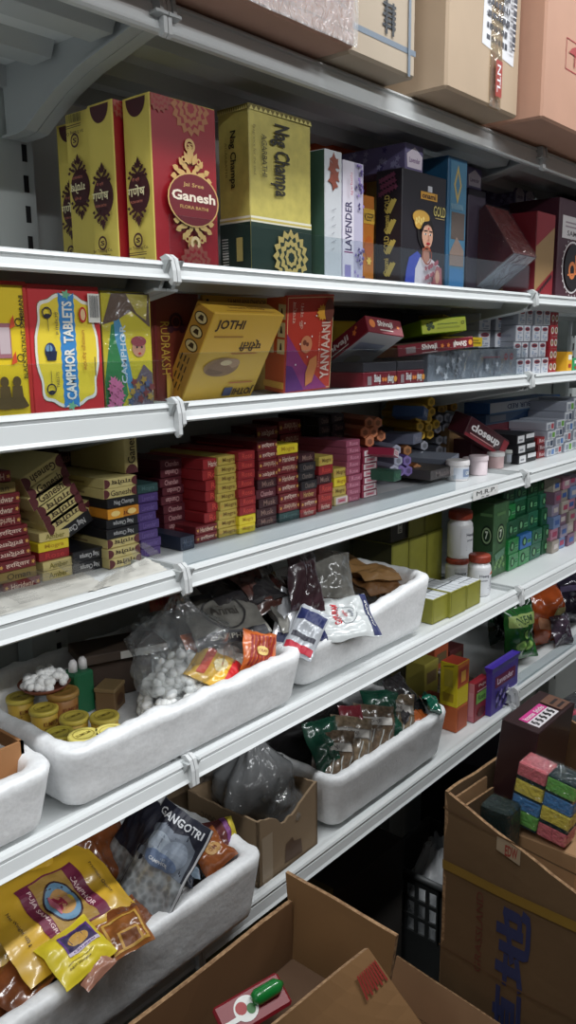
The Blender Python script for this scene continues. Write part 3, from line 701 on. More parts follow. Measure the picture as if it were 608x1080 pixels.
c = Carton(.078, .030, .128, MR, front=mat((158, 158, 160), .35)); d_shiv(c)
tilted(c, 'dhoop_packet', (1.165, .836, 1.4475), (1.09, .116, -.259), 'maroon Shivaji packet tipped steeply forward beside the YANVAANI carton', 'dhoop packet')
def d_shb(c):
    wh = ink(232, 226, 220); p = c.front
    p.text('Shivaji', .30, .2, .50, .85, wh, 0, .03); p.text('Shivaji', .72, .2, .90, .85, wh, 180, .03); p.rect(.1, .2, .22, .75, ink(150, 130, 130)); p.star(.57, .5, .005, 5, ink(226, 130, 60)); p.star(.65, .5, .005, 5, ink(226, 130, 60)); p.disc(.95, .5, .005, ink(226, 150, 60)); p.rect(.3, .08, .5, .12, wh)
# row of maroon packets behind the guard, then the loose ones on top of them
x0, x1, hh = span(.80, 392, 449, ZE, 379, 388)
rowtop = ZE
for k, (a, b, lab) in enumerate(((384, 419, 'maroon Shivaji packet flat on the deck behind the guard, nearer the YANVAANI carton'), (420, 448, 'maroon Shivaji packet flat on the deck behind the guard, nearer the soap boxes'))):
    x0, x1, hh = span(.80, a, b, ZE, 383, 391)
    c = Carton(x1-x0-.001, .13, .026, MR); d_shb(c); put_carton(c, 'dhoop_packet', x0, .80, ZE, lab, 'dhoop packet', 'maroon packets on the eye level shelf')
    c = Carton(x1-x0-.001, .13, .0155, mat((48, 44, 50), .45)); put_carton(c, 'dhoop_packet', x0, .80, ZE+.0265, 'dark slim packet on a flat maroon one, '+['nearer the YANVAANI carton', 'nearer the soap boxes'][k], 'dhoop packet')
c = Carton(.186, .11, .0205, MR, top=mat((120, 100, 84), .5)); d_shb(c)
tilted(c, 'dhoop_packet', (1.369, .852, 1.4405), (-.041, -.085, -.294), 'maroon Shivaji packet lying across others under the lime packet', 'dhoop packet')
def d_lime(c):
    p = c.front; k = ink(60, 80, 30)
    for q in ((.14, .6), (.22, .7), (.16, .35), (.25, .45), (.2, .55)): p.disc(q[0], q[1], .0035, k)
    p.rect(.35, .3, .85, .42, ink(170, 180, 50)); p.rect(.35, .58, .8, .64, ink(130, 150, 50)); p.ring(.92, .6, .0022, .0032, k)
c = Carton(.093, .127, .027, mat((150, 196, 40), .4), front=mat((196, 206, 54), .4)); d_lime(c)
tilted(c, 'dhoop_packet', (1.428, .862, 1.4745), (-.106, -.072, -.573), 'lime green packet lying on top of the loose maroon packet', 'dhoop packet')
def d_yel(c):
    c.front.rect(.1, .3, .9, .45, ink(150, 130, 40)); c.front.rect(.1, .6, .8, .7, ink(150, 130, 40))
c = Carton(.06, .10, .018, YEL); d_yel(c); tilted(c, 'dhoop_packet', (1.512, .855, 1.4505), (0, .03, -.25), 'bright yellow packet lying beside the maroon packet end', 'dhoop packet')
c = Carton(.05, .10, .022, mat((190, 170, 44), .45), front=mat((120, 110, 40), .5)); tilted(c, 'dhoop_packet', (1.545, .91, 1.487), (0, .35, -.5), 'dull yellow packet tilted behind the lime packet', 'dhoop packet')
simple('dhoop_carton', .93, 344, 376, 338, ZE, .05, YEL, 'yellow carton showing behind the tipped Shivaji packet', 'carton', ymid=360)
for k, (a, b, yt, rgb, lab) in enumerate(((352, 380, 323, (72, 62, 66), 'dark carton standing furthest back beside the YANVAANI carton'), (381, 424, 327, (60, 56, 66), 'dark carton standing furthest back behind the tipped Shivaji packet'),
                                     (425, 462, 330, (70, 66, 78), 'dark carton standing furthest back behind the lime packet'), (463, 492, 332, (96, 96, 104), 'grey carton standing furthest back left of the soap boxes'))):
    simple('dhoop_carton', 1.0, a, b, yt, ZE, .045, mat(rgb, .5), lab, 'carton', lambda c: (c.front.text('Shivaji', .3, .6, .8, .75, ink(130, 120, 120)), c.front.rect(.2, .4, .8, .43, ink(100, 90, 90))), ymid=345)
# grey film pack, soap boxes, red boxes
def d_gp(c):
    p = c.front
    rr = random.Random(5)
    for k in range(40): p.star(.05+.7*rr.random(), .1+.8*rr.random(), .006+.005*rr.random(), 5, ink(*rr.choice([(150, 152, 160), (120, 122, 132), (190, 190, 196)])), .4, rr.random())
    p.ring(.83, .72, .004, .007, ink(160, 50, 60)); p.ring(.90, .72, .004, .007, ink(160, 50, 60)); p.rect(.55, .7, .76, .74, ink(150, 90, 100))
x0, x1, hh = span(.81, 452, 545, ZE, 371, 385)
t = thing('soap_pack', 'long grey film wrapped pack with a red mark behind the guard', 'pack', ((x0+x1)/2, .81+.05, ZE+.0016))
c = Carton(x1-x0, .10, hh, mat((140, 142, 150), .35)); d_gp(c); c.build('pack_body', t)
m = MB(); m.cbox(-c.w/2-.0015, -c.d/2-.0018, -.001, c.w/2+.0015, c.d/2+.0018, c.h_+.0012, .002, FILM); m.build('film_wrap', t)
tp = ZE+hh+.004
def ordn(i, n):
    if i == 0: return 'bottom'
    if i == n-1: return 'topmost'
    return ['second', 'third', 'fourth', 'fifth', 'sixth', 'seventh', 'eighth', 'ninth', 'tenth', 'eleventh'][i-1]+' from bottom'
SOAP = mat((176, 180, 192), .42)
def soap_mesh(w, d, h, red):
    c = Carton(w, d, h, SOAP, front=ink(224, 226, 232)); p = c.front
    p.ell(.5, .76, .36, .13, ink(150, 60, 74)); p.rect(.24, .72, .76, .8, ink(60, 40, 60)); p.rect(.3, .5, .7, .56, ink(150, 160, 190)); p.rect(.22, .2, .4, .42, ink(176, 190, 214)); p.rect(.5, .2, .8, .3, ink(170, 176, 196)); p.rect(.3, .1, .75, .14, ink(140, 150, 170))
    q = c.left; q.ell(.3, .5, .16, .3, ink(140, 146, 166)); q.ell(.3, .5, .12, .22, SOAP); q.rect(.55, .3, .9, .45, ink(150, 154, 170))
    return c.mesh('soap_box')
colx = [(545.5, 553.5), (554, 561), (563, 571.5), (572, 579.5)]
z0 = ZE; hh = .0365
sm = {}
names = ['first', 'second', 'third', 'fourth']
for ci, (a, b) in enumerate(colx):
    xa = PY(a, 370, .82).x; xb = PY(b, 370, .82).x
    for r_ in range(4):
        if ci == 0 and r_ == 0: xs = .004
        else: xs = 0
        k = round(xb-xa, 4)
        if k not in sm: sm[k] = soap_mesh(xb-xa-.0008, .11, hh-.0006, 0)
        link('soap_box', sm[k], None, ((xa+xb)/2, .82+.055+.004*((ci*3+r_*2) % 3), z0+r_*hh), (0, 0, 0), label='white soap box, %s in %s column counted from the grey pack' % (ordn(r_, 4), names[ci]), cat='soap box', group='white soap boxes on the eye level shelf')
for r_ in range(2):
    xa = PY(506, 345, .84).x
    for q in range(2):
        link('soap_box', soap_mesh(.052, .11, hh-.0006, 0), None, (PY(512+17*q, 345, .86).x, .86+.055, tp+r_*hh), (0, 0, 0),
             label='grey sided soap box on the film pack, %s row, %s one' % (['lower', 'upper'][r_], ['left', 'right'][q]), cat='soap box', group='white soap boxes on the eye level shelf')
RB = mat((170, 32, 42), .42)
def red_mesh(w, d, h):
    c = Carton(w, d, h, RB); p = c.front
    p.disc(.5, .5, min(w, h)*.40, WHITE); p.disc(.5, .5, min(w, h)*.26, ink(196, 150, 90)); p.ell(.5, .56, .1, .16, ink(60, 40, 40)); return c.mesh('red_box')
rm = red_mesh(.0205, .08, .0275)
xr = PY(580.5, 360, .82).x
for ci in range(2):
    for r_ in range(5):
        link('tablet_box', rm, None, (xr+.011+.0213*ci, .86, z0+.028*r_), (0, 0, 0), label='red box with round white seal, %s in column %s' % (ordn(r_, 5), ['next to the soap boxes', 'next to the yellow boxes'][ci]), cat='small box', group='red boxes on the eye level shelf')
for k, (a, b, yt, rgb, lab) in enumerate(((599, 604, 371, (232, 176, 40), 'small amber box standing beside the red seal boxes'), (605, 614, 378, (40, 150, 90), 'small green box at the far right of the eye level shelf'))):
    simple('tablet_box', .80, a, b, yt, ZE, .05, ink(*rgb), lab, 'small box', lambda c: (c.front.rect(.15, .6, .85, .85, WHITE), c.front.rect(.2, .2, .8, .4, ink(170, 60, 40))), ymid=380)
for r_ in range(4):
    for q in range(3):
        c = Carton(.030, .09, .034, mat([(150, 160, 150), (190, 180, 170), (120, 120, 130), (190, 120, 60)][(r_+q) % 4], .45)); c.front.rect(.15, .3, .85, .75, ink(220, 220, 214))
        put_carton(c, 'tablet_box', xr+.052+.0325*q, .84+.012*q, ZE+.0345*r_ + (.0 if q else 0), 'pale patterned box, %s, %s column past the red seal boxes' % (ordn(r_, 4), names[q]), 'small box', 'mixed boxes at the far end of the eye level shelf') if not (q == 0 and r_ < 0) else None
# ------------------------------------------------------------------ middle shelf: stacks of small incense packets
ZM = DZ['middle']+.0006
# newspaper sheets lining the deck
def paper(pts, seed, label):
    rr = random.Random(seed); m = MB(); pp = ink(206, 204, 196, .8); kk = ink(120, 118, 114, .8)
    A, B, Cc, D = [Vector(p) for p in pts]; n = 24; vs = []; fs = []
    def S(u, v, h=0.0):
        q = (A*(1-u)+B*u)*(1-v)+(D*(1-u)+Cc*u)*v
        q.z += .0012+.0022*(1+noise.noise(Vector((u*5, v*3, seed))))+.004*max(0, .06-v)*10*abs(noise.noise(Vector((u*9, 0, seed))))+h
        return q
    for j in range(n+1):
        for i in range(n+1):
            q = S(i/n, j/n); e = .004 if j in (0,) or i in (0, n) else 0
            q.x += e*noise.noise(Vector((i*.9, j*.9, seed))); q.y += e*noise.noise(Vector((i*.7, j*1.1, seed+5))); vs.append(q)
    m.add(vs, [(j*(n+1)+i, j*(n+1)+i+1, (j+1)*(n+1)+i+1, (j+1)*(n+1)+i) for j in range(n) for i in range(n)], pp, True)
    m.add([v-Vector((0, 0, .0006)) for v in vs], [((j+1)*(n+1)+i, (j+1)*(n+1)+i+1, j*(n+1)+i+1, j*(n+1)+i) for j in range(n) for i in range(n)], pp, True)
    p = Print(m, lambda u, v, q: S(u, v, q+.0006), (B-A).length, (D-A).length)
    for col in range(5):
        for row in range(9):
            u = .04+.19*col; v = .06+.1*row
            for s in range(4): p.rect(u+.0, v+.022*s, u+.155*(.75+.25*rr.random()), v+.022*s+.008, kk)
    return m.build('newspaper', None, label=label, cat='newspaper', group='newspaper sheets lining the middle shelf')
paper([(.36, .754, ZM), (.565, .757, ZM), (.585, .845, ZM), (.36, .85, ZM)], 3, 'crumpled newspaper sheet on the shelf below the Haridwar packet stack')
paper([(.530, .758, ZM+.004), (.655, .757, ZM+.001), (.652, .802, ZM+.012), (.590, .800, ZM+.001)], 8, 'newspaper sheet in front of the Ganesh packet stack beside the shelf joint')
_pk = {}
def packet(w, d, h, st):
    k = (round(w, 3), round(d, 3), round(h, 3), st)
    if k in _pk: return _pk[k]
    base, txt, tc, rot, extra = st
    c = Carton(w, d, h*.97, mat(base, .42), r=.0008)
    p = c.front; ic = ink(*tc)
    p.text(txt, .20, .22, .82, .80, ic, rot, .012)
    if extra == 'caps':                    # dark round ends as on the cream packets
        e = ink(92, 40, 44)
        for u, s in ((0, 1), (1, -1)): p.poly([(u+s*.17*math.cos(-PI/2+PI*q/10), .5+.47*math.sin(-PI/2+PI*q/10)) for q in range(11)], e)
        c.left.rect(.0, .0, .12, 1, e); c.left.rect(.25, .35, .8, .55, ink(150, 130, 90))
    elif extra == 'dots':
        for u in (.08, .92): p.star(u, .5, h*.22, 5, ink(206, 160, 80), .5)
        c.left.rect(.1, .3, .8, .5, ink(*[min(255, int(v*1.6)) for v in base]))
    elif extra == 'white':                 # white printed square ends
        p.rect(.08, .1, .92, .9, ink(226, 214, 216)); p.rect(.2, .25, .8, .75, ink(200, 150, 160)); p.rect(.3, .4, .7, .55, ic)
    elif extra == 'candy':
        p.rect(.0, .0, .48, 1, ink(220, 150, 40)); p.ell(.24, .5, .14, .3, ink(236, 206, 130)); p.ell(.75, .5, .14, .3, ink(236, 206, 130))
    _pk[k] = c.mesh('incense_packet'); return _pk[k]
MA = (112, 34, 40); MD = (84, 30, 40); RD = (148, 38, 42); CR = (206, 190, 128); BKP = (30, 30, 34); PU = (74, 54, 112); YL = (190, 168, 82); PK = (162, 84, 108); OL = (132, 112, 62); TE = (44, 72, 72)
har = (MA, 'Haridwar', (216, 190, 170), 0, 'dots'); har_u = (MA, 'Haridwar', (206, 170, 150), 180, 'dots'); harh = (MA, 'हरिद्वार', (232, 206, 190), 0, 'dots'); harhu = (MA, 'हरिद्वार', (232, 206, 190), 180, 'dots')
gan = (CR, 'Ganesh', (70, 56, 36), 0, 'caps'); gan_u = (CR, 'Ganesh', (70, 56, 36), 180, 'caps'); ganh = (CR, 'गणेष', (70, 56, 36), 0, 'caps'); ganhu = (CR, 'गणेष', (70, 56, 36), 180, 'caps')
nag = (BKP, 'Nag Champa', (190, 190, 190), 180, ''); nag0 = (BKP, 'Nag Champa', (190, 190, 190), 0, ''); oli = (OL, 'Oman', (70, 56, 30), 0, ''); cha = (MD, 'Chandan', (196, 150, 150), 0, ''); chau = (MD, 'Chandan', (196, 150, 150), 180, '')
pur = (PU, 'Lavender', (110, 90, 150), 0, ''); red = (RD, 'Rose', (206, 80, 70), 0, ''); redh = (RD, 'Haridwar', (226, 196, 180), 0, ''); yel = (YL, 'Mogra', (120, 90, 40), 0, 'dots'); tea = (TE, 'Mogra', (80, 110, 110), 0, ''); byl = ((226, 204, 50), 'Mogra', (190, 150, 40), 0, '')
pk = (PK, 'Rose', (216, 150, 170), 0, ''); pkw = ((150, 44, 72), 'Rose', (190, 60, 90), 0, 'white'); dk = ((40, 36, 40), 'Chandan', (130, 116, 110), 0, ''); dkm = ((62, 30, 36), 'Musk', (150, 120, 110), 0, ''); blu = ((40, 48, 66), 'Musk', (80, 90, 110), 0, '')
can = ((200, 130, 40), 'Oudh', (120, 60, 30), 0, 'candy'); gr = ((70, 66, 66), 'Musk', (120, 110, 110), 0, '')
CN = {MA: 'maroon', MD: 'dark maroon', RD: 'red', CR: 'cream', BKP: 'black', PU: 'purple', YL: 'mustard', PK: 'pink', OL: 'olive', TE: 'teal', (226, 204, 50): 'bright yellow', (150, 44, 72): 'pink and white', (40, 36, 40): 'black', (62, 30, 36): 'brown', (40, 48, 66): 'dark blue', (200, 130, 40): 'orange', (70, 66, 66): 'grey'}
def stack(desc, xl, xr, yb, yt, styles, dep=.16, drift=0.0, wob=.0015, zb=None, Yf=None, group='incense packets stacked on the middle shelf', shade=''):
    zb = ZM if zb is None else zb
    if Yf is None: Yf = PZ(xl, yb, zb).y
    a = PY(xl, yb-3, Yf).x; b = PY(xr, yb-3, Yf).x; z1 = PY(xl, yt, Yf).z
    n = len(styles); hh = (z1-zb)/n; rr = random.Random(int(xl*7+yb))
    dep = min(dep, 1.04-Yf)
    for i, st in enumerate(styles):
        me = packet(b-a-.001, dep, hh, st)
        link('incense_packet', me, None, ((a+b)/2+drift*i+rr.uniform(-wob, wob), Yf+dep/2+rr.uniform(0, .004), zb+hh*i), (0, 0, rr.uniform(-.02, .02)),
             label='%s incense packet, %s in %s' % (CN.get(st[0], 'dark'), ordn(i, n) if n > 1 else 'lying', desc), cat='incense packet', group=group)
    return a, b, Yf, z1, hh
stack('the Haridwar stack at the far left', 4, 45, 628, 497, [har, oli, harh, harhu, harhu, harh, har_u, har, har, oli, har_u], drift=-.0026, dep=.2)
a2 = stack('the short stack beside Haridwar', 45, 78, 614, 563, [(CR, 'Amber', (130, 120, 50), 0, ''), (CR, 'Amber', (130, 120, 50), 0, ''), (RD, 'Rose', (190, 60, 60), 0, ''), byl, (CR, 'Amber', (130, 120, 50), 0, '')], dep=.17)
stack('the pair before the Ganesh stack', 80, 113, 607, 583, [nag, nag], dep=.17)
sg = stack('the tall Ganesh stack at the shelf joint', 116, 150, 601, 505, [ganhu, ganhu, ganhu, nag, nag, can, nag0, gan, ganhu], dep=.22)
c = Carton(sg[1]-sg[0]-.002, .13, .0001+sg[4], mat(CR, .45))
me = packet(.068, .12, .022, (CR, 'Ganesh', (70, 56, 36), 180, 'caps'))
q = PY(133, 504, sg[2])
link('incense_packet', me, None, (q.x+.011, sg[2]+.075, sg[3]+.0345), (0, PI/2, 0), label='cream Ganesh packet standing on end on top of the tall Ganesh stack', cat='incense packet')
# the slumped heap of cream packets
w3, d3, h3 = .060, .16, .0185
tl = math.radians(-24)
pos = [(45, 498, gan_u), (51, 509, gan), (53, 519, gan), (61, 528, ganhu), (66, 537, ganhu), (70, 546, ganhu), (77, 556, nag)]
base3 = PY(64, 563, a2[2]).z
for i, (px, py, st) in enumerate(pos[::-1]):
    q = PY(px, py, a2[2]+.004)
    me = packet(w3, d3, h3, st)
    R = Euler((0, tl, .0)).to_matrix(); l = Vector((q.x, a2[2]+.004+d3/2, q.z))-R @ Vector((0, 0, h3/2))
    link('incense_packet', me, None, l, (0, tl, 0), label='%s incense packet, %s in the tilted slumped heap' % (CN.get(st[0], 'dark'), ordn(i, 7)), cat='incense packet', group='incense packets stacked on the middle shelf')
q = PY(103, 547, a2[2]+.02); me = packet(.058, .15, .020, gan)
R = Euler((0, math.radians(66), 0)).to_matrix(); l = Vector((q.x, a2[2]+.02+.075, q.z))-R @ Vector((0, 0, .01))
link('incense_packet', me, None, l, (0, math.radians(66), 0), label='cream Ganesh packet leaning almost upright between the tilted heap and the Ganesh stack', cat='incense packet')
stack('the purple stack behind the shelf joint', 149, 171, 590, 512, [pur]*7+[tea], dep=.16, wob=.004)
stack('the Chandan stack beside the purple', 174, 197, 572, 485, [cha, chau, cha, cha, chau, chau, cha, chau, cha], dep=.16, wob=.004)
stack('the low row behind the guard', 192, 207, 582, 567, [blu], dep=.08)
b0 = stack('the maroon base under the red stack', 208, 231, 574, 556, [harh, har], dep=.13)
stack('the red stack right of the Chandan stack', 200, 229, 0, 487, [red, red, red, red, red, redh], dep=.13, wob=.004, zb=b0[3], Yf=b0[2]+.005)
stack('the mustard stack above the guard', 232, 253, 568, 482, [yel]*9, dep=.15, wob=.002)
stack('the red stack beside the mustard stack', 254, 271.5, 564, 477, [byl, byl]+[red]*7, dep=.15)
stack('the tall mid shelf maroon stack', 273, 294, 557, 466, [dkm, dkm, dkm, cha, dkm, harhu, har_u, harh, harh], dep=.15, wob=.003)
stack('the Haridwar stack capped with bright yellow', 295, 317, 552, 470, [tea, har_u, harh, harh, har, har_u, har, byl], dep=.15)
stack('the black topped stack past Haridwar', 318, 335, 547, 479, [redh, harh, (MA, 'Haridwar', (200, 170, 110), 0, ''), dk, dk, dk, dkm], dep=.14)
stack('the red stack capped with mustard', 337, 352, 541, 482, [redh, red, red, dkm, red, yel], dep=.13)
stack('the mustard stack beside the pink', 353.5, 368, 534, 495, [(CR, 'Rose', (190, 60, 90), 0, 'white'), yel, byl, yel], dep=.13)
stack('the tall pink stack', 367.5, 382, 531, 465, [pk]*9, dep=.12)
stack('the white ended pink stack', 383.5, 399, 526, 475, [pkw]*7, dep=.12)
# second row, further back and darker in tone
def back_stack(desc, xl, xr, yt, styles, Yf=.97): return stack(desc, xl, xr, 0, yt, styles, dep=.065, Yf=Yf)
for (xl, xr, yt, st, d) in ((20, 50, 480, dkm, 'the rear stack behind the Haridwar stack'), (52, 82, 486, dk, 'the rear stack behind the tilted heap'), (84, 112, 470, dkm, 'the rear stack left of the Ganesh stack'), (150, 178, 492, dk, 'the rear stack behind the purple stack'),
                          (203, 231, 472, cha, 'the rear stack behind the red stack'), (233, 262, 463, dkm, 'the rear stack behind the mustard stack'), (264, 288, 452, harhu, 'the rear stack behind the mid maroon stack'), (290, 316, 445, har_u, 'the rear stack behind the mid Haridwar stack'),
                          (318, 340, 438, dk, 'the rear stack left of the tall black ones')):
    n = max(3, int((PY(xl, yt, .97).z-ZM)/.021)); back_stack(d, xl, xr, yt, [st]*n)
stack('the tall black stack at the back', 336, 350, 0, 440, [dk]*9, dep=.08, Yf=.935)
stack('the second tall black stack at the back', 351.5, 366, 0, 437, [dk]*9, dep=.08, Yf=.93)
# ------------------------------------------------------------------ shapes used below
class Pouch(MB):
    """sealed flexible packet lying in its XY plane, printed side up (+Z)"""
    def __init__(s, w, h, t, m, seed=0, n=30, seal=.06, wr=.22, backm=None, cell=None, sag=0.0):
        super().__init__(); s.w, s.h_, s.t, s.seed, s.seal, s.wr, s.sag = w, h, t, seed, seal, wr, sag
        for side in (1, -1):
            vs = [s.S(i/n, j/n, 0, side) for j in range(n+1) for i in range(n+1)]
            fs = []; ms = []
            for j in range(n):
                for i in range(n):
                    q = (j*(n+1)+i, j*(n+1)+i+1, (j+1)*(n+1)+i+1, (j+1)*(n+1)+i)
                    fs.append(q if side > 0 else q[::-1])
                    mm = cell((i+.5)/n, (j+.5)/n) if cell else None
                    ms.append((mm or m) if side > 0 else (backm or mm or m))
            s.add(vs, fs, ms, True)
        s.p = Print(s, lambda u, v, q: s.S(u, v, q+.0004, 1), w, h, .0003, n)
    def S(s, u, v, q=0.0, side=1):
        a, b = 2*u-1, 2*v-1
        bb = min(1, abs(b)/(1-s.seal)); aa = min(1, abs(a)/(1-s.seal*.4))
        th = s.t*(max(0, 1-aa**2.6)**.62)*(max(0, 1-bb**3)**.6)
        e = s.seed*3.7
        wn = noise.noise(Vector((u*5, v*5, e)))+.5*noise.noise(Vector((u*12, v*9, e+2)))
        wz = (wn*s.wr*s.t)*(.25+.75*min(1, th/s.t)) if side > 0 else wn*s.wr*s.t*.25
        drift = s.t*.5*noise.noise(Vector((u*2.2, v*2.2, e+9)))
        x = a*s.w/2*(1-.035*(1-b*b))+.012*s.w*noise.noise(Vector((u*4, v*6, e+4))); y = b*s.h_/2*(1-.03*(1-a*a))+.012*s.h_*noise.noise(Vector((u*6, v*4, e+6)))
        z = side*th/2+(wz if side > 0 else wz)+drift+q*side+.0004*side - s.sag*(a*a+b*b)
        return (x, y, z)
def clearbag(m, rx, ry, rz, mt, seed, n=40, k=24, neck=.25, amp=.16, M=None):
    """crumpled bag resting on its base, gathered at the top"""
    vs = []; fs = []
    for j in range(k+1):
        t = j/k
        if t < .72: r = math.sin(min(1, t/.55)*PI/2)**.6*(1-.10*max(0, t-.4))
        else: r = neck+(.93-neck)*(1-(t-.72)/.28)**1.6
        for i in range(n):
            a = 2*PI*i/n
            d = 1+amp*noise.noise(Vector((math.cos(a)*2.2, math.sin(a)*2.2, t*3.2+seed*5)))*1.6+amp*.6*noise.noise(Vector((math.cos(a)*6, math.sin(a)*6, t*5+seed*3)))
            if t > .72: d *= 1+.3*math.sin(a*9+seed)*(t-.72)/.28
            vs.append((rx*r*d*math.cos(a), ry*r*d*math.sin(a), rz*t*(1+.06*noise.noise(Vector((math.cos(a)*2, math.sin(a)*2, seed))))))
    for j in range(k):
        for i in range(n): fs.append((j*n+i, j*n+(i+1) % n, (j+1)*n+(i+1) % n, (j+1)*n+i))
    fs.append(list(range(n))[::-1]); m.add(vs, fs, mt, True, M); return m
def pellets(m, cx, cy, cz, rx, ry, rz, n, r, mt, seed, L=1.0):
    rr = random.Random(seed)
    bm = bmesh.new(); bmesh.ops.create_icosphere(bm, subdivisions=2, radius=1); V0 = [v.co.copy() for v in bm.verts]; F0 = [[v.index for v in f.verts] for f in bm.faces]; bm.free()
    for i in range(n):
        a = rr.random()*2*PI; q = math.sqrt(rr.random()); z = rr.random()
        top = (1-q**2)**.5
        M = Matrix.Translation((cx+rx*q*math.cos(a), cy+ry*q*math.sin(a), cz+rz*top*z)) @ Euler((rr.random()*6, rr.random()*6, rr.random()*6)).to_matrix().to_4x4() @ Matrix.Diagonal((r, r, r*L, 1))
        m.add(V0, F0, mt, True, M)
    return m
def foam_crate(name, x0, x1, y0, y1, z0, z1, label, wall=.024, floor=.02, taper=.012, seed=1, slope=0.0):
    t = MB(); R = .03; per = 14
    def loop(ins, z, amp, rimz=0.0, rad=None):
        a0, a1, b0, b1 = x0+ins, x1-ins, y0+ins, y1-ins; r = max(.006, (rad or R)-ins*.6); pts = []
        cs = [(a1-r, b0+r, -PI/2), (a1-r, b1-r, 0), (a0+r, b1-r, PI/2), (a0+r, b0+r, PI)]
        for ci, (cx, cy, st) in enumerate(cs):
            for k in range(7): an = st+PI/2*k/6; pts.append((cx+r*math.cos(an), cy+r*math.sin(an)))
            nx = cs[(ci+1) % 4]; ex = nx[0]+r*math.cos(nx[2]); ey = nx[1]+r*math.sin(nx[2])
            sx, sy = pts[-1]; nn = 40 if ci in (1, 3) else 26
            if ci in (0, 2): nn = 30
            for k in range(1, nn): pts.append((sx+(ex-sx)*k/nn, sy+(ey-sy)*k/nn))
        out = []
        for (x, y) in pts:
            d = amp*noise.noise(Vector((x*26, y*26, z*26+seed)))+amp*.7*noise.noise(Vector((x*70, y*70, z*70+seed)))
            out.append((x+d, y+d*.8, z+(z-z0)/(z1-z0)*slope*(x-(x0+x1)/2)+rimz*1.5*(noise.noise(Vector((x*22, y*22, seed+3)))+.8*noise.noise(Vector((x*60, y*60, seed+7))))))
        return out
    prof = [(taper+.010, z0, .0), (taper+.002, z0+.006, .001), (taper, z0+.012, .0012)]
    for k in range(1, 8): prof.append((taper*(1-k/8), z0+.012+(z1-z0-.02)*k/8, .0016))
    prof += [(.0, z1-.007, .002), (.003, z1-.001, .002, .0028), (.008, z1, .001, .003), (wall*.55, z1+.0006, .001, .003), (wall-.005, z1-.0006, .0012, .003), (wall, z1-.006, .002, .001)]
    for k in range(1, 6): prof.append((wall+.004*k/6, z1-.006-(z1-z0-floor-.012)*k/6, .0015))
    prof += [(wall+.006, z0+floor+.004, .001), (wall+.014, z0+floor, 0)]
    Ls = [loop(*p) for p in prof]; n = len(Ls[0]); vs = [q for L in Ls for q in L]; fs = []
    for j in range(len(Ls)-1):
        for i in range(n): fs.append((j*n+i, j*n+(i+1) % n, (j+1)*n+(i+1) % n, (j+1)*n+i))
    fs.append(list(range(n))[::-1]); fs.append([(len(Ls)-1)*n+i for i in range(n)])
    t.add(vs, fs, FOAM, True)
    return t.build(name, None, label=label, cat='foam crate')
def depth(p): return (Vector(p)-Vector((0, 0, H))).dot(fwd)      # distance along the lens axis
# ------------------------------------------------------------------ middle shelf, far part: hexagonal packs, tubs, toothpaste
def hexpack(px, py, Y, r, rgb, endrgb, label, L=.13, rz=0.0, group='hexagonal incense packs'):
    q = PY(px, py, Y); m = MB(); b = mat(rgb, .42); e = mat(endrgb, .42)
    M = Matrix.Rotation(rz-.38, 4, 'Z') @ Matrix.Rotation(-PI/2, 4, 'X')
    def ring(rr, z): return [(rr*math.cos(PI/3*k+PI/6), rr*math.sin(PI/3*k+PI/6), z) for k in range(6)]
    vs = ring(r*.94, 0)+ring(r, .0012)+ring(r, L)+ring(r*.5, -.0008)
    fs = [(k, (k+1) % 6, 6+(k+1) % 6, 6+k) for k in range(6)]+[(6+k, 6+(k+1) % 6, 12+(k+1) % 6, 12+k) for k in range(6)]+[[12+k for k in range(6)]]
    fs += [(18+k, 18+(k+1) % 6, (k+1) % 6, k) for k in range(6)]+[[18+k for k in range(6)][::-1]]
    m.add(vs, fs, [e]*6+[b]*6+[b]+[e]*6+[ink(*[int(v*.72) for v in endrgb])], False, M)
    return m.build('hexagonal_pack', None, q, (0, 0, 0), label=label, cat='incense pack', group=group)
S1 = 1/4.677
def hexes(pts, Y, rgb, end, what, r=.0113):
    pts = sorted(pts, key=lambda p: (-p[1], p[0]))
    for i, (a, b) in enumerate(pts):
        hexpack(370+a*S1, 400+b*S1, Y+.006*((i*5) % 3), r, rgb, end, '%s hexagonal incense pack, %s of its pile counted from below' % (what, ['first', 'second', 'third', 'fourth', 'fifth', 'sixth', 'seventh', 'eighth', 'ninth', 'tenth', 'eleventh'][i]))
hexes([(92, 215), (135, 215), (72, 262), (114, 262), (152, 280), (95, 308)], .88, (160, 90, 56), (206, 130, 92), 'orange')
hexes([(400, 112), (362, 148), (402, 160), (342, 186), (384, 196), (344, 232), (388, 238), (424, 222), (350, 276), (394, 272)], .93, (190, 150, 40), (214, 172, 60), 'yellow')
hexes([(530, 92), (490, 100), (512, 136), (462, 142), (448, 180-30)], 1.0, (180, 140, 40), (204, 160, 60), 'mustard')
hexes([(440, 196), (480, 190), (508, 196), (432, 244), (472, 240), (440, 300), (478, 300), (440, 350), (365, 328), (355, 380), (480, 350)], .95, (130, 134, 150), (176, 178, 190), 'grey')
hexes([(228, 350), (236, 402), (216, 448)], .865, (130, 130, 150), (170, 172, 190), 'pale grey end')
hexes([(280, 402), (250, 452), (286, 452)], .872, (100, 80, 150), (128, 108, 170), 'violet')
hexes([(282, 352), (330, 442)], .89, (150, 96, 60), (176, 120, 76), 'brown')
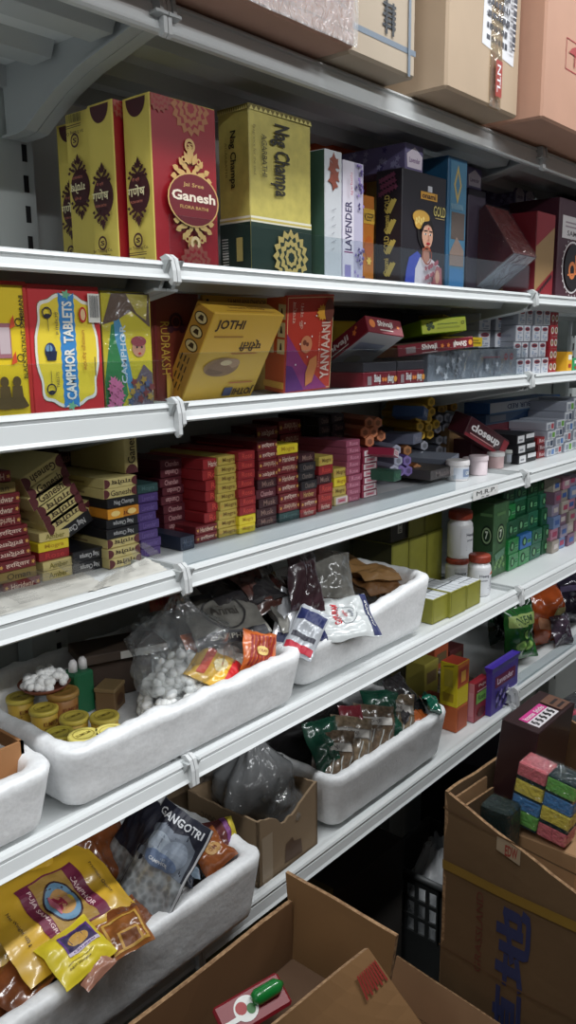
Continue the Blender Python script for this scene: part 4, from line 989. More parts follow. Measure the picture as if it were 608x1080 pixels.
# long packs lying in front of and under the hexagonal ones
def lying(px, py, Y, w, d, h, rot, st, label, name='incense_packet', cat='incense packet', group=None):
    q = PY(px, py, Y); return link(name, packet(w, d, h, st), None, q, rot, label=label, cat=cat, group=group)
lying(404, 481, .845, .030, .05, .014, (.0, .3, .25), ((150, 36, 66), 'Rose', (220, 180, 190), 0, 'white'), 'crimson packet with a white end lying slanted beside the pink stack')
lying(407, 506, .845, .028, .05, .020, (0, 0, .1), ((40, 84, 66), 'Mogra', (80, 130, 100), 0, ''), 'green packet low between the pink stack and violet packs')
lying(424, 467, .93, .05, .07, .022, (0, .0, .2), ((110, 114, 132), 'Musk', (150, 150, 165), 0, ''), 'grey blue packet lying under the yellow hexagonal packs')
lying(432, 441, .95, .03, .07, .024, (0, .35, .2), ((70, 96, 140), 'Musk', (190, 200, 215), 0, ''), 'blue packet slanting beside the yellow hexagonal packs')
lying(456, 489, .92, .06, .10, .02, (0, -.12, .1), ((130, 136, 150), 'Musk', (170, 175, 190), 0, ''), 'grey packet lying low behind the white tubs')
lying(440, 501, .90, .09, .12, .02, (0, 0, 0), gr, 'dark grey packet at the base of the grey packs')
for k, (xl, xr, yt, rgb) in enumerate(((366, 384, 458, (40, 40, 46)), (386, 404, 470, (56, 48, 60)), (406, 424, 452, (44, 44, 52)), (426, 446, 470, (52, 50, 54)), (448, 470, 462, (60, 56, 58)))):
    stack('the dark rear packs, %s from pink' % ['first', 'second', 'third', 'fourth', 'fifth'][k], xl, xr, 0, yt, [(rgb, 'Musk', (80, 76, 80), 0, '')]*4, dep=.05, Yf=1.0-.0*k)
TANM = mat((150, 116, 76), .55)
simple('dhoop_carton', .95, 474, 493, 452, ZM, .08, TANM, 'tan carton standing under the tipped CLOSEUP carton', 'carton', lambda c: c.front.ring(.5, .5, .012, .016, ink(176, 140, 80)), ymid=470)
simple('dhoop_carton', .955, 476, 500, 441, ZM+.0, .05, mat((160, 110, 70), .55), 'orange brown carton edge showing left of the CLOSEUP carton', 'carton', ymid=446) if False else None
def d_close(c):
    wh = ink(226, 222, 222); r = ink(132, 26, 40)
    p = c.front; p.rect(0, .0, 1, .16, r); p.text('closeup', .08, .28, .80, .80, wh, 0, .035); p.rect(.86, .1, 1, .9, r); p.rect(.10, .2, .7, .25, ink(206, 150, 150))
    p = c.top; p.rect(0, .6, 1, 1, r); p.text('closeup', .3, .15, .8, .5, wh, 0, .02); p.text('RED HOT', .1, .65, .3, .9, wh)
c = Carton(.178, .046, .042, mat((62, 18, 28), .35)); d_close(c)
tilted(c, 'toothpaste_carton', (1.675, .876, 1.246), (.212, .392, -.06), 'dark red toothpaste carton lettered closeup, tipped down to the right', 'toothpaste carton')
q = PY(496, 470, .90)
simple('toothpaste_carton', .905, 497, 522, 464, ZM, .05, mat((74, 30, 40), .45), 'dark red carton on the deck under the tipped closeup carton', 'toothpaste carton', ymid=476)
def tub(px, pyb, pyt, dia_px, Y, label, body, lidm, deco=True, clearb=False):
    b = PZ(px, pyb, ZM); b = PY(px, pyb, Y); b.z = ZM
    r = dia_px/2*depth(b)/FPX*1.06; h = (PY(px, pyt, Y).z-ZM)+r*.16
    t = thing('plastic_tub', label, 'tub', b, (0, 0, 0), 'white tubs on the middle shelf')
    m = MB(); m.lathe([(0, 0), (r*.9, 0), (r*.93, .002), (r*.95, h*.78), (r*.9, h*.8)], body, 32); m.build('tub_body', t)
    l = MB(); l.lathe([(r*.92, h*.74), (r*1.02, h*.75), (r*1.04, h*.78), (r*1.03, h*.95), (r*.98, h), (r*.8, h*1.0), (0, h)], lidm, 32); l.build('lid', t)
    if deco:
        d = MB()
        def fr(u, v, q): a = -PI*.95+u*PI*.9; return ((r*.955+q)*math.cos(a), (r*.955+q)*math.sin(a), h*(.12+.55*v))
        p = Print(d, fr, r*2.8, h*.55)
        p.put([(i/16, v) for v in (0, 1) for i in range(17)], [(i, i+1, 18+i, 17+i) for i in range(16)], ink(190, 196, 206))
        p.put([(.3+.4*i/10, v) for v in (.15, .85) for i in range(11)], [(i, i+1, 12+i, 11+i) for i in range(10)], ink(120, 134, 160)); p.text('CARE', .40, .35, .60, .65, WHITE)
        d.build('label', t)
    return t
WP = mat((226, 222, 222), .4, coat=.2); WPK = mat((230, 214, 218), .4)
tub(482.5, 510, 487, 23, .835, 'white tub with a grey blue label, frontmost of the tubs', WP, WP)
tub(498, 507, 484, 19, .885, 'white tub half hidden behind the labelled one', WP, WPK, False)
tub(504.5, 505, 482, 19, .835, 'pale pinkish tub, second in the front row of tubs', WPK, WPK, False)
tub(522.5, 502, 478, 17, .85, 'small tub with a pink band right of the pinkish tub', mat((206, 176, 176), .4), WP, False)
FR = clear((225, 228, 230), .2, 1.5, milky=.5, extra=.1)
tub(537, 498, 475, 17, .86, 'translucent tub at the right end of the tub row', FR, mat((206, 208, 204), .45), True)
m = MB(); vs = [(0, 0, 0), (.055, .006, .001), (.04, .045, .003), (.01, .03, .0012)]
m.add(vs+[(x, y, z+.0006) for x, y, z in vs], [(3, 2, 1, 0), (4, 5, 6, 7), (0, 1, 5, 4), (1, 2, 6, 5), (2, 3, 7, 6), (3, 0, 4, 7)], ink(226, 228, 228)); q = PZ(450, 508, ZM+.0004)
m.build('paper_scrap', None, q, (0, 0, .1), label='white paper scrap lying on the deck left of the tubs', cat='paper')
# toothpaste and soap cartons by the far joint
def d_long(c):
    p = c.front; p.rect(0, 0, .72, 1, ink(196, 204, 212)); p.text('DABUR RED', .22, .3, .66, .75, ink(50, 70, 110), 180, .02); p.rect(.72, 0, 1, 1, ink(56, 110, 176)); p.rect(0, 0, .72, .1, ink(90, 140, 190))
def d_long2(c):
    p = c.front; p.rect(.0, 0, 1, 1, ink(90, 118, 150)); p.poly([(.3, .1), (.5, .8), (.9, .6), (.9, .1)], ink(56, 90, 140)); p.rect(.05, .2, .25, .8, ink(150, 160, 176))
q = PY(524, 444, .93)
x0 = PY(517, 436, .93).x; x1 = PY(590, 436, .93).x
zt1 = PY(524, 447, .93).z
c = Carton(x1-x0, .07, zt1-ZM-.001, mat((84, 30, 40), .5)); c.front.rect(.1, .55, .9, .8, ink(120, 50, 60)); put_carton(c, 'toothpaste_carton', x0, .935, ZM, 'dark red carton at the bottom of the blue carton pile', 'toothpaste carton')
c = Carton(x1-x0+.01, .07, .024, mat((70, 100, 140), .45)); d_long2(c); put_carton(c, 'toothpaste_carton', x0-.01, .935, zt1, 'long blue toothpaste carton in the middle of the blue carton pile', 'toothpaste carton')
c = Carton(x1-x0, .07, .027, mat((60, 110, 170), .45)); d_long(c); put_carton(c, 'toothpaste_carton', x0, .93, zt1+.0245, 'white and blue long toothpaste carton topmost of the blue carton pile', 'toothpaste carton')
def d_bw(c): c.front.rect(.04, .1, .40, .85, ink(226, 226, 228)); c.front.rect(.5, .45, .96, .9, ink(226, 226, 228)); c.front.rect(.1, .3, .3, .5, ink(150, 150, 156))
for k in range(3):
    x0, x1, hh = span(.83, 547.5, 566, ZM, 459, 480); c = Carton(x1-x0, .10, hh/3-.0006, mat((30, 30, 34), .45)); d_bw(c)
    put_carton(c, 'soap_box', x0, .83+.003*k, ZM+hh/3*k, 'black and white box, %s of three by the far shelf joint' % ordn(k, 3), 'soap box', 'black and white boxes on the middle shelf')
stack('the red boxes by the black and white ones', 568, 577, 488, 462, [(RD, 'Red', (230, 200, 200), 0, ''), (MA, 'Red', (200, 180, 180), 0, ''), (RD, 'Red', (230, 200, 200), 0, '')], dep=.1, Yf=.835)
stack('the dark red boxes behind the black and white ones', 553, 578, 0, 447, [(MA, 'Red', (200, 140, 110), 0, 'dots')]*3, dep=.06, Yf=.935-.07) if False else None
for ci, (a, b) in enumerate(((578, 586), (587, 595), (596.5, 604), (605, 613))):
    x0, x1, hh = span(.83, a, b, ZM, [446, 443, 424, 420][ci], 465); n = [4, 4, 5, 5][ci]
    for k in range(n):
        c = Carton(x1-x0-.0006, .10, hh/n-.0006, SOAP, front=ink(222, 224, 228)); cc = [(90, 130, 190), (190, 80, 90), (110, 170, 70), (70, 80, 100)][(k*3+ci) % 4]
        c.front.rect(.12, .25, .5, .75, ink(150, 156, 170)); c.front.rect(.58, .2, .9, .8, ink(*cc)); c.front.bars(.15, .1, .5, .2, BLACK, 6)
        put_carton(c, 'soap_box', x0, .83+.004*((k+ci) % 2), ZM+hh/n*k, 'white soap box, %s in %s column beyond the red' % (ordn(k, n), names[ci]), 'soap box', 'white soap boxes on the middle shelf')
# marker price on a strip of the middle shelf's rail
_rail = [o for o in bpy.data.objects if o.get('label', '').startswith('white steel shelf carrying the small incense packets, middle')][0]
m = MB(); _a, _b2 = PY(500, 514, .7435), PY(526, 508, .7435); _z = TOPZ['middle']-.0155
m.box(_a.x, .7435, _z-.010, _b2.x, .7442, _z+.0085, ink(226, 226, 224))
p = Print(m, lambda u, v, q: (_a.x+(_b2.x-_a.x)*u, .7435-q, _z-.010+.0185*v), _b2.x-_a.x, .0185); p.text('M.R.P.', .12, .42, .9, .88, ink(40, 40, 44), 0, .0); p.rect(.3, .15, .42, .22, ink(40, 40, 44)); p.rect(.5, .12, .62, .2, ink(40, 40, 44))
m.build('price_strip', _rail)
# ------------------------------------------------------------------ low shelf: foam crates and their contents
ZL = DZ['low']+.0006
YSURF = TOPZ['low']+.0012
foam_crate('foam_crate', .02, .470, .742, 1.04, YSURF, 1.000, 'white foam crate at the far left of the low shelf, holding a brown carton', seed=2)
foam_crate('foam_crate', .478, .905, .743, 1.04, YSURF, 1.003, 'long white foam crate holding yellow tubs and a bag of camphor', seed=5)
foam_crate('foam_crate', .918, 1.300, .760, 1.04, YSURF, 1.010, 'white foam crate full of grey pouches beside the yellow green boxes', seed=9, slope=.12)
# carton inside the left crate
t = thing('small_carton', 'small brown open carton standing inside the far left foam crate', 'carton', (.365, .85, YSURF+.0205))
m = MB(); wd = .004
for (a0, b0, a1, b1) in ((-.09, -.06, .09, -.06+wd), (-.09, .06-wd, .09, .06), (-.09, -.06, -.09+wd, .06), (.09-wd, -.06, .09, .06)): m.box(a0, b0, 0, a1, b1, .075, mat((160, 112, 70), .8))
m.box(-.09, -.06, 0, .09, .06, .004, CARD); m.build('carton_body', t)
m = MB(); pellets(m, 0, 0, .045, .075, .048, .03, 110, .008, mat((90, 44, 34), .6), 3); o = m.build('dried_pieces', None, (.365, .85, YSURF+.0205), label='dark red dried pieces filling the small brown carton', cat='dried goods', kind='stuff')
# yellow tubs
def ytub(px, pyt, ztop, label, r=.0185, h=None, lidrgb=(206, 186, 80), body=(196, 160, 60), rot=(0, 0, 0)):
    h = h or ztop-fl-.0005; q = PZ(px, pyt, ztop)
    t = thing('yellow_tub', label, 'tub', (q.x, q.y, ztop-h), rot, 'yellow tubs in the foam crate')
    m = MB(); m.lathe([(0, 0), (r*.86, 0), (r*.88, .001), (r*.97, h*.86), (r*.9, h*.88)], mat(body, .45), 28)
    def fr(u, v, qq): a = -PI+u*PI; rr = r*(.885+.085*(.2+.5*v))+qq+.0003; return (rr*math.cos(a), rr*math.sin(a), h*(.2+.5*v))
    p = Print(m, fr, r*3, h*.5); k = ink(120, 60, 30)
    p.text('KUMKUM', .3, .45, .7, .8, k); p.rect(.32, .2, .68, .28, k); m.build('tub_body', t)
    l = MB(); l.lathe([(r*.95, h*.82), (r*1.04, h*.83), (r*1.05, h*.95), (r*1.0, h), (r*.85, h), (r*.8, h*.985), (0, h*.985)], mat(lidrgb, .42), 28)
    lp = Print(l, lambda u, v, qq: (r*.75*(2*u-1), r*.75*(2*v-1), h*.985+qq), r*1.5, r*1.5); lp.text('KUMKUM', .15, .4, .85, .62, ink(130, 110, 40)); lp.ring(.5, .5, r*.66, r*.70, ink(150, 130, 50))
    l.build('lid', t); return t
fl = YSURF+.0215
ytub(46, 746, fl+.0365, 'yellow tub with printed side in the left middle of the long crate')
ytub(21, 734, fl+.0365, 'yellow tub at the left end of the long crate')
ytub(78, 755, fl+.0365, 'yellow tub in the centre of the tub cluster')
ytub(110, 754, fl+.0365, 'yellow tub nearest the bag of white tablets, upright')
ytub(62, 772, fl+.0365, 'yellow tub near the crate front, left of the pale lids', lidrgb=(196, 180, 70))
ytub(88, 774, fl+.046, 'pale lidded yellow tub against the crate front', lidrgb=(222, 208, 110))
ytub(116, 770, fl+.046, 'pale lidded yellow tub against the crate front, next to the tablet bag', lidrgb=(226, 212, 120)) 
ytub(92, 765, fl+.0365+.0, 'yellow tub between the two pale lidded ones, slightly behind') if False else None
ytub(66, 728, fl+.047, 'taller tan tub carrying the heap of white tablets', r=.021, h=.0465, lidrgb=(170, 130, 70), body=(160, 110, 56))
TAB = mat((248, 248, 246), .45)
q = PZ(52, 722, fl+.055)
t = thing('tablet_dish', 'small dish heaped on the tubs under the white tablets', 'dish', (q.x, q.y+.012, fl+.0476))
m = MB(); m.lathe([(0, 0), (.028, 0), (.036, .008), (.0345, .008), (.027, .0015), (0, .0015)], mat((120, 66, 48), .6), 28); m.build('dish_bowl', t)
m = MB(); pellets(m, 0, 0, .007, .031, .026, .018, 90, .0058, TAB, 11); m.build('tablet_heap', None, (q.x, q.y+.012, fl+.0476), label='heap of white tablets piled on the small dish', cat='tablets', kind='stuff')
q = PZ(96, 735, fl+.03)
t = thing('green_container', 'small green box with white caps standing behind the yellow tubs', 'container', (q.x+.002, q.y+.03, fl))
m = MB(); m.cbox(-.016, -.016, 0, .016, .016, .062, .003, mat((30, 96, 62), .4)); m.build('container_body', t)
for s in (-1, 1):
    m = MB(); m.lathe([(0, .0), (.0065, 0), (.006, .012), (.003, .017), (0, .017)], WP, 16, Matrix.Translation((s*.008, 0, .062))); m.build('cap', t)
t = thing('cream_box', 'low brown box between the green container and the tablet bag', 'box', (q.x+.036, q.y+.005, fl), (0, 0, .5))
c = Carton(.036, .03, .03, mat((120, 92, 60), .5)); c.front.ell(.5, .5, .3, .3, ink(90, 60, 40)); c.build('box_body', t); m = MB(); m.cbox(-.019, -.016, .03, .019, .016, .036, .001, mat((140, 116, 80), .5)); m.build('lid', t)
# dark flat carton against the back of the crate
t = thing('flat_carton', 'dark brown flat carton lying at the back of the long crate', 'carton', (.715, .955, fl+.0625), (.0, .0, -.35), None)
c = Carton(.13, .07, .014, mat((66, 52, 42), .7), left=mat((92, 76, 64), .7)); c.front.rect(.45, .1, 1, .9, ink(190, 186, 180)); c.build('carton_body', t)
t = thing('flat_carton', 'plain brown carton propping up the dark flat one in the crate', 'carton', (.715, .965, fl+.0005), (0, 0, -.35)); c = Carton(.10, .05, .0615, mat((70, 54, 44), .7)); c.build('carton_body', t)
# bag of white tablets
q = PZ(165, 765, fl+.01)
bx, by = .735, .838
m = MB(); clearbag(m, .076, .066, .165, BAG, 4, neck=.16, amp=.2); t = m.build('clear_bag', None, (bx, by, fl), label='clear knotted bag of white camphor tablets in the long crate', cat='bag')
m = MB(); pellets(m, 0, 0, .004, .062, .054, .072, 400, .0068, TAB, 21, 1.35); m.build('camphor_tablets', None, (bx, by, fl+.003), label='white camphor tablets inside the clear knotted bag', cat='tablets', kind='stuff')
def colorcell(f): return f
ORP = mat((206, 104, 44), .28, var=.2, vscale=30, coat=.6); YLP = mat((226, 176, 50), .28, coat=.5); WHP = mat((220, 214, 208), .3, coat=.5)
def pouch(name, loc, rot, w, h, t_, m, label, cat, seed, deco=None, cell=None, group=None, **kw):
    P = Pouch(w, h, t_, m, seed=seed, cell=cell, **kw)
    if deco: deco(P.p)
    return P.build(name, None, loc, rot, label=label, cat=cat, group=group)
def d_orange(p):
    k = ink(150, 40, 30)
    for q in range(7): p.line(.15+.1*q, .1, .25+.1*q, .9, .004, k)
    p.ell(.5, .5, .18, .12, ink(230, 200, 120)); p.text('LOBAN', .36, .46, .64, .54, k)
def pz(px, py, z): return PZ(px, py, z)
pouch('incense_pouch', PY(228, 707, .797), (.5, -.15, .5), .085, .075, .024, YLP, 'yellow and red printed pouch between the tablet bag and crate corner', 'pouch', 31, lambda p: (p.rect(.1, .1, .9, .28, RED), p.rect(.1, .66, .9, .82, ink(206, 70, 40)), p.ell(.5, .47, .25, .14, ink(236, 220, 170))))
pouch('incense_pouch', PY(218, 690, .85), (.9, .1, .2), .07, .08, .02, ORP, 'orange striped pouch standing behind the yellow printed pouch', 'pouch', 33, d_orange)
pouch('incense_pouch', PY(274, 687, .774), (1.15, .35, -.35), .06, .06, .016, ORP, 'orange striped pouch standing up at the right corner of the long crate', 'pouch', 35, d_orange)
pouch('incense_pouch', PY(250, 698, .81), (.7, -.2, .7), .05, .08, .02, WHP, 'whitish clear pouch leaning between the orange striped pouches', 'pouch', 37)
m = MB(); clearbag(m, .05, .04, .10, BAG, 8, neck=.3); m.build('clear_bag', None, (.80, .98, fl), label='clear bag of white tablets at the back of the long crate', cat='bag')
m = MB(); pellets(m, 0, 0, .004, .042, .034, .085, 190, .0075, TAB, 23, 1.2); m.build('camphor_tablets', None, (.80, .98, fl+.002), label='white tablets inside the clear bag at the crate back', cat='tablets', kind='stuff')
pouch('incense_pouch', (.835, .985, 1.075), (1.2, .2, -.1), .07, .09, .018, mat((150, 70, 40), .3, coat=.5), 'dark orange pouch standing behind the tablet bags in the long crate', 'pouch', 39, d_orange)
# grey and black see-through pouches
GP = mat((120, 118, 112), .22, var=.3, vscale=40, coat=.7); DKP = mat((46, 44, 46), .2, coat=.8); BRS = mat((74, 44, 38), .25, var=.4, vscale=60, coat=.7); SIL = mat((206, 208, 212), .2, .25, coat=.6)
def d_agar(p, t='Annai', k=None):
    wh = ink(176, 172, 160); p.rect(.04, .0, .96, .16, ink(40, 40, 46)); p.rect(.04, .86, .96, 1, ink(40, 40, 46)); p.ring(.5, .52, p.W*.27, p.W*.30, ink(60, 58, 58)); p.text(t, .3, .44, .7, .62, ink(70, 66, 62), 0, .01)
    p.text('CAMPHOR', .2, .05, .8, .11, wh)
pouch('herb_pouch', pz(236, 650, 1.055), (.55, -.10, -.45), .115, .10, .018, GP, 'grey pouch with dark end bands lying across the crate corner', 'pouch', 41, d_agar)
pouch('herb_pouch', pz(252, 620, 1.08), (.4, -.1, -.3), .12, .10, .022, DKP, 'black glossy pouch on the heap behind the grey banded pouch', 'pouch', 43)
pouch('herb_pouch', pz(277, 617, 1.08), (.75, .0, .1), .10, .09, .026, BRS, 'clear pouch of brown powder topmost in the grey pouch crate', 'pouch', 45)
pouch('herb_pouch', pz(296, 640, 1.045), (.8, .3, .2), .085, .10, .024, GP, 'grey crinkled pouch under the brown powder pouch', 'pouch', 46)
pouch('herb_pouch', pz(320, 608, 1.09), (1.15, .25, -.1), .075, .11, .02, mat((60, 40, 46), .2, coat=.8), 'dark maroon glossy pouch standing upright in the crate centre', 'pouch', 47)
pouch('herb_pouch', pz(322, 632, 1.045), (.9, .2, .3), .09, .09, .02, BRS, 'brown seed pouch below the upright maroon pouch', 'pouch', 48) 
pouch('herb_pouch', pz(305, 655, 1.03), (1.1, .5, -.4), .05, .10, .014, SIL, 'narrow silver pouch squeezed behind the GOPURAM pouch', 'pouch', 49, lambda p: p.rect(.1, .1, .9, .25, ink(40, 44, 80)))
def d_gop(p):
    n = ink(36, 44, 92); r = ink(196, 40, 50)
    p.rect(.02, .0, .98, .12, n); p.rect(.02, .88, .98, 1.0, n); p.text('GOPURAM', .30, .58, .72, .70, r, 0, .03); p.ring(.5, .46, p.W*.20, p.W*.215, ink(120, 126, 130)); p.rect(.4, .38, .6, .42, ink(150, 154, 160)); p.text('गोपुरम', .4, .46, .6, .53, r)
    p.text('CAMPHOR', .2, .03, .8, .09, WHITE); p.text('CAMPHOR', .2, .91, .8, .97, WHITE)
pouch('camphor_pouch', PY(362, 652, .772), (0, -.55, 1.10), .084, .112, .028, mat((208, 212, 212), .22, coat=.7), 'silvery white GOPURAM pouch resting on the crate front', 'pouch', 51, d_gop)
pouch('camphor_pouch', PY(323, 667, .764), (.75, .35, -1.1), .05, .085, .016, mat((190, 194, 200), .2, .1, coat=.7), 'small blue and silver pouch hanging over the crate front', 'pouch', 52, lambda p: (p.rect(.05, .66, .95, .9, ink(36, 44, 92)), p.rect(.05, .06, .95, .2, ink(190, 40, 60)), p.rect(.1, .3, .9, .4, ink(60, 60, 70))))
TANP = mat((150, 112, 66), .4, coat=.3)
def d_zig(p):
    k = ink(70, 50, 34)
    for q in range(8): p.poly([(.5+.05*q, .3), (.525+.05*q, .45), (.55+.05*q, .3), (.55+.05*q, .36), (.525+.05*q, .51), (.5+.05*q, .36)], k)
    for q in range(8): p.poly([(.5+.05*q, .12), (.525+.05*q, .27), (.55+.05*q, .12), (.55+.05*q, .18), (.525+.05*q, .33), (.5+.05*q, .18)], k)
pouch('brown_pouch', PY(398, 604, .85), (.35, .2, -.15), .12, .06, .02, TANP, 'long tan paper pouch topmost at the right end of the crate', 'pouch', 53)
pouch('brown_pouch', PY(400, 616, .84), (.35, .15, -.05), .12, .06, .02, mat((120, 84, 50), .4, coat=.3), 'darker tan pouch under the topmost tan one', 'pouch', 54)
pouch('brown_pouch', PY(417, 624, .825), (.75, .25, .0), .07, .07, .014, mat((140, 104, 62), .4), 'tan pouch with a dark zigzag print at the crate end', 'pouch', 55, d_zig)
pouch('brown_pouch', PY(414, 641, .80), (.25, -.2, .35), .075, .035, .01, mat((190, 148, 80), .35, coat=.3), 'light tan pouch lying on the crate rim', 'pouch', 56)
pouch('herb_pouch', pz(352, 605, 1.07), (1.0, .3, -.3), .08, .09, .02, GP, 'grey crinkled pouch between the maroon and tan pouches', 'pouch', 57)
pouch('herb_pouch', pz(270, 598, 1.10), (1.1, .0, .2), .10, .08, .02, DKP, 'black pouch standing at the very back of the pouch crate', 'pouch', 58)
pouch('herb_pouch', (.99, .92, .985), (.2, .05, .1), .15, .14, .05, DKP, 'large dark pouch lying deep in the pouch crate, left half', 'pouch', 59)
pouch('herb_pouch', (1.125, .92, .985), (.2, -.05, -.1), .105, .14, .05, BRS, 'large brown pouch lying deep in the pouch crate, right half', 'pouch', 60)
# yellow green boxes
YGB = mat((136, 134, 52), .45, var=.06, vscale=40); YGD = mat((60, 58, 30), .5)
def d_yg(c):
    c.front.frame(.03, .03, .97, .97, .0012, ink(120, 118, 36))
    for u in range(1, 4): c.top.rect(u/4-.008, 0, u/4+.008, 1, ink(60, 66, 70))
    for v in range(1, 3): c.top.rect(0, v/3-.012, 1, v/3+.012, ink(60, 66, 70))
WT = ink(214, 218, 222)
for k, (xl, xr, yb, yt, l) in enumerate(((457, 475, 659, 633, 'nearest the foam crate'), (475.5, 492, 652, 625, 'the middle one of three'), (492.5, 507, 643, 618, 'beside the white bottle'))):
    Yf = PZ(xl, yb, ZL).y; x0, x1, hh = span(Yf, xl, xr, ZL, yt, yb-12)
    c = Carton(x1-x0-.001, .105 if k < 2 else .06, hh, YGB, top=WT); d_yg(c); put_carton(c, 'yellow_green_carton', x0, Yf, ZL, 'yellow green carton with gridded top at shelf edge, %s' % l, 'carton', 'yellow green cartons on the low shelf')
rows = [(.93, [(414, 432, 577), (433, 451, 571), (452, 467, 566)], ZL), (.93, [(412, 431, 549), (432, 448, 548), (449, 466, 542)], None), (.975, [(391, 411, 557)], ZL)]
x0, x1, h1 = span(.93, 414, 432, ZL, 577, 590)
for k, (xl, xr, yt, zb, Yf, l, mm) in enumerate(((414, 432, 577, ZL, .93, 'lower row, nearest the foam crate', YGB), (432.5, 451, 572, ZL, .93, 'lower row, middle of three', YGB), (451.5, 467, 566, ZL, .93, 'lower row, beside the bottles', YGB),
      (412, 431, 546, 1, .935, 'black faced, upper row next to the crate', mat((40, 38, 34), .5)), (431.5, 448, 545, 1, .93, 'upper row, middle of three', YGB), (448.5, 466, 540, 1, .93, 'upper row, beside the bottles', YGB), (388, 411, 557, ZL, 1.0, 'rearmost, standing left of the black faced one', YGB))):
    xa, xb, hh = span(Yf, xl, xr, ZL, yt, 575); zb_ = ZL
    if zb == 1: zb_ = ZL+h1+.006; hh = PY(xl, yt, Yf).z-zb_
    if zb != 1 and k in (0, 1, 2): hh = h1+.005
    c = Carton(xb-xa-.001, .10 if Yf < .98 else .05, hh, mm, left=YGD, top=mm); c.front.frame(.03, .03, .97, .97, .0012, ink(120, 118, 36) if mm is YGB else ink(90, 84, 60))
    if mm is not YGB: c.front.rect(.38, .3, .62, .75, ink(190, 190, 180)); c.front.bars(.42, .35, .58, .7, BLACK, 6, False)
    put_carton(c, 'yellow_green_carton', xa, Yf, zb_, 'yellow green carton in the rear pile, %s' % l, 'carton', 'yellow green cartons on the low shelf')
# pill bottles
def bottle(x, y, z, r, h, label, rot=0.0):
    t = thing('pill_bottle', label, 'bottle', (x, y, z), (0, 0, rot), 'white bottles with red lids')
    W_ = mat((222, 222, 224), .35, coat=.3)
    m = MB(); m.lathe([(0, 0), (r*.92, 0), (r, .003), (r, h*.70), (r*.97, h*.74), (r*.80, h*.79), (r*.78, h*.84)], W_, 40); m.build('bottle_body', t)
    L_ = MB()
    lidm = mat((150, 62, 44), .4)
    L_.lathe([(r*.80, h*.83), (r*.93, h*.83), (r*.94, h*.85), (r*.93, h*.98), (r*.88, h), (0, h)], lidm, 40)
    for k in range(40):
        a = 2*PI*k/40; L_.box(r*.925, -.0008, h*.85, r*.955, .0008, h*.97, lidm, Matrix.Rotation(a, 4, 'Z'))
    L_.build('lid', t)
    d = MB()
    def fr(u, v, q): a = -PI*1.1+u*PI*1.2; return ((r+q+.0003)*math.cos(a), (r+q+.0003)*math.sin(a), h*(.08+.58*v))
    p = Print(d, fr, r*3.77, h*.58)
    p.put([(i/24, v) for v in (0, 1) for i in range(25)], [(i, i+1, 26+i, 25+i) for i in range(24)], ink(214, 216, 220))
    for u0 in (.12, .52): p.text('Heeng', u0, .66, u0+.24, .82, ink(40, 40, 60), 0, .02); p.text('powder', u0+.02, .5, u0+.2, .6, ink(60, 60, 80)); p.rect(u0, .3, u0+.26, .33, ink(120, 124, 140)); p.rect(u0, .2, u0+.22, .23, ink(120, 124, 140))
    p.poly([(.36, .8), (.48, .95), (.48, .8)], ink(196, 90, 50)); p.line(.4, .1, .4, .7, .001, ink(60, 60, 70))
    d.build('label', t); return t
q = PZ(505, 626, ZL); h3 = PY(503, 586, q.y).z-ZL; r3 = 24.0/2*depth(q)/FPX
bottle(q.x, q.y, ZL, r3, h3, 'white bottle with a red lid at the shelf edge, in front of the stacked pair', .4)
yb2 = .885; xb2 = PY(483, 600, yb2).x; hb = PY(483, 588, yb2).z-ZL; rb = 25.5/2*depth((xb2, yb2, ZL))/FPX
bottle(xb2, yb2, ZL, rb, hb, 'white bottle with a red lid, lower one of the stacked pair', .2)
bottle(xb2+.006, yb2, ZL+hb+.0006, rb*1.02, PY(487, 538, yb2).z-ZL-hb, 'white bottle with a red lid, standing on top of another bottle', .9)
# green cartons with an emblem
GC = mat((60, 92, 56), .45, var=.12, vscale=20)
def d_7(c):
    for p, u in ((c.front, .5), (c.left, .72)):
        p.rect(.0, 0, 1, 1, mat((66, 104, 66), .45, var=.2, vscale=50)) if p is c.front else None
        p.ell(u, .56, .26, .14, ink(20, 44, 26)); p.ell(u, .56, .21, .11, ink(150, 176, 130)); p.ell(u, .56, .16, .085, ink(24, 54, 32)); p.text('7', u-.07, .51, u+.07, .62, ink(216, 226, 206), 0, .04)
        for k in range(7): p.star(u-.3+.09*k, .12+.05*(k % 3), .008, 5, ink(120, 160, 100), .5, k)
        p.rect(u-.3, .82, u+.25, .86, ink(90, 130, 80)); p.poly([(u-.4, .3), (u+.3, .36), (u+.25, .26), (u-.3, .2)], ink(96, 136, 110))
x0, x1, hh = span(.85, 520, 535.5, ZL, 532, 570); dd = PX(497, 575, x0).y-.85
c = Carton(x1-x0, min(dd, .17), hh, GC, left=mat((48, 78, 46), .45, var=.15, vscale=20)); d_7(c); put_carton(c, 'green_carton', x0, .85, ZL, 'tall green leafy carton with a round 7 emblem behind the bottles', 'carton')
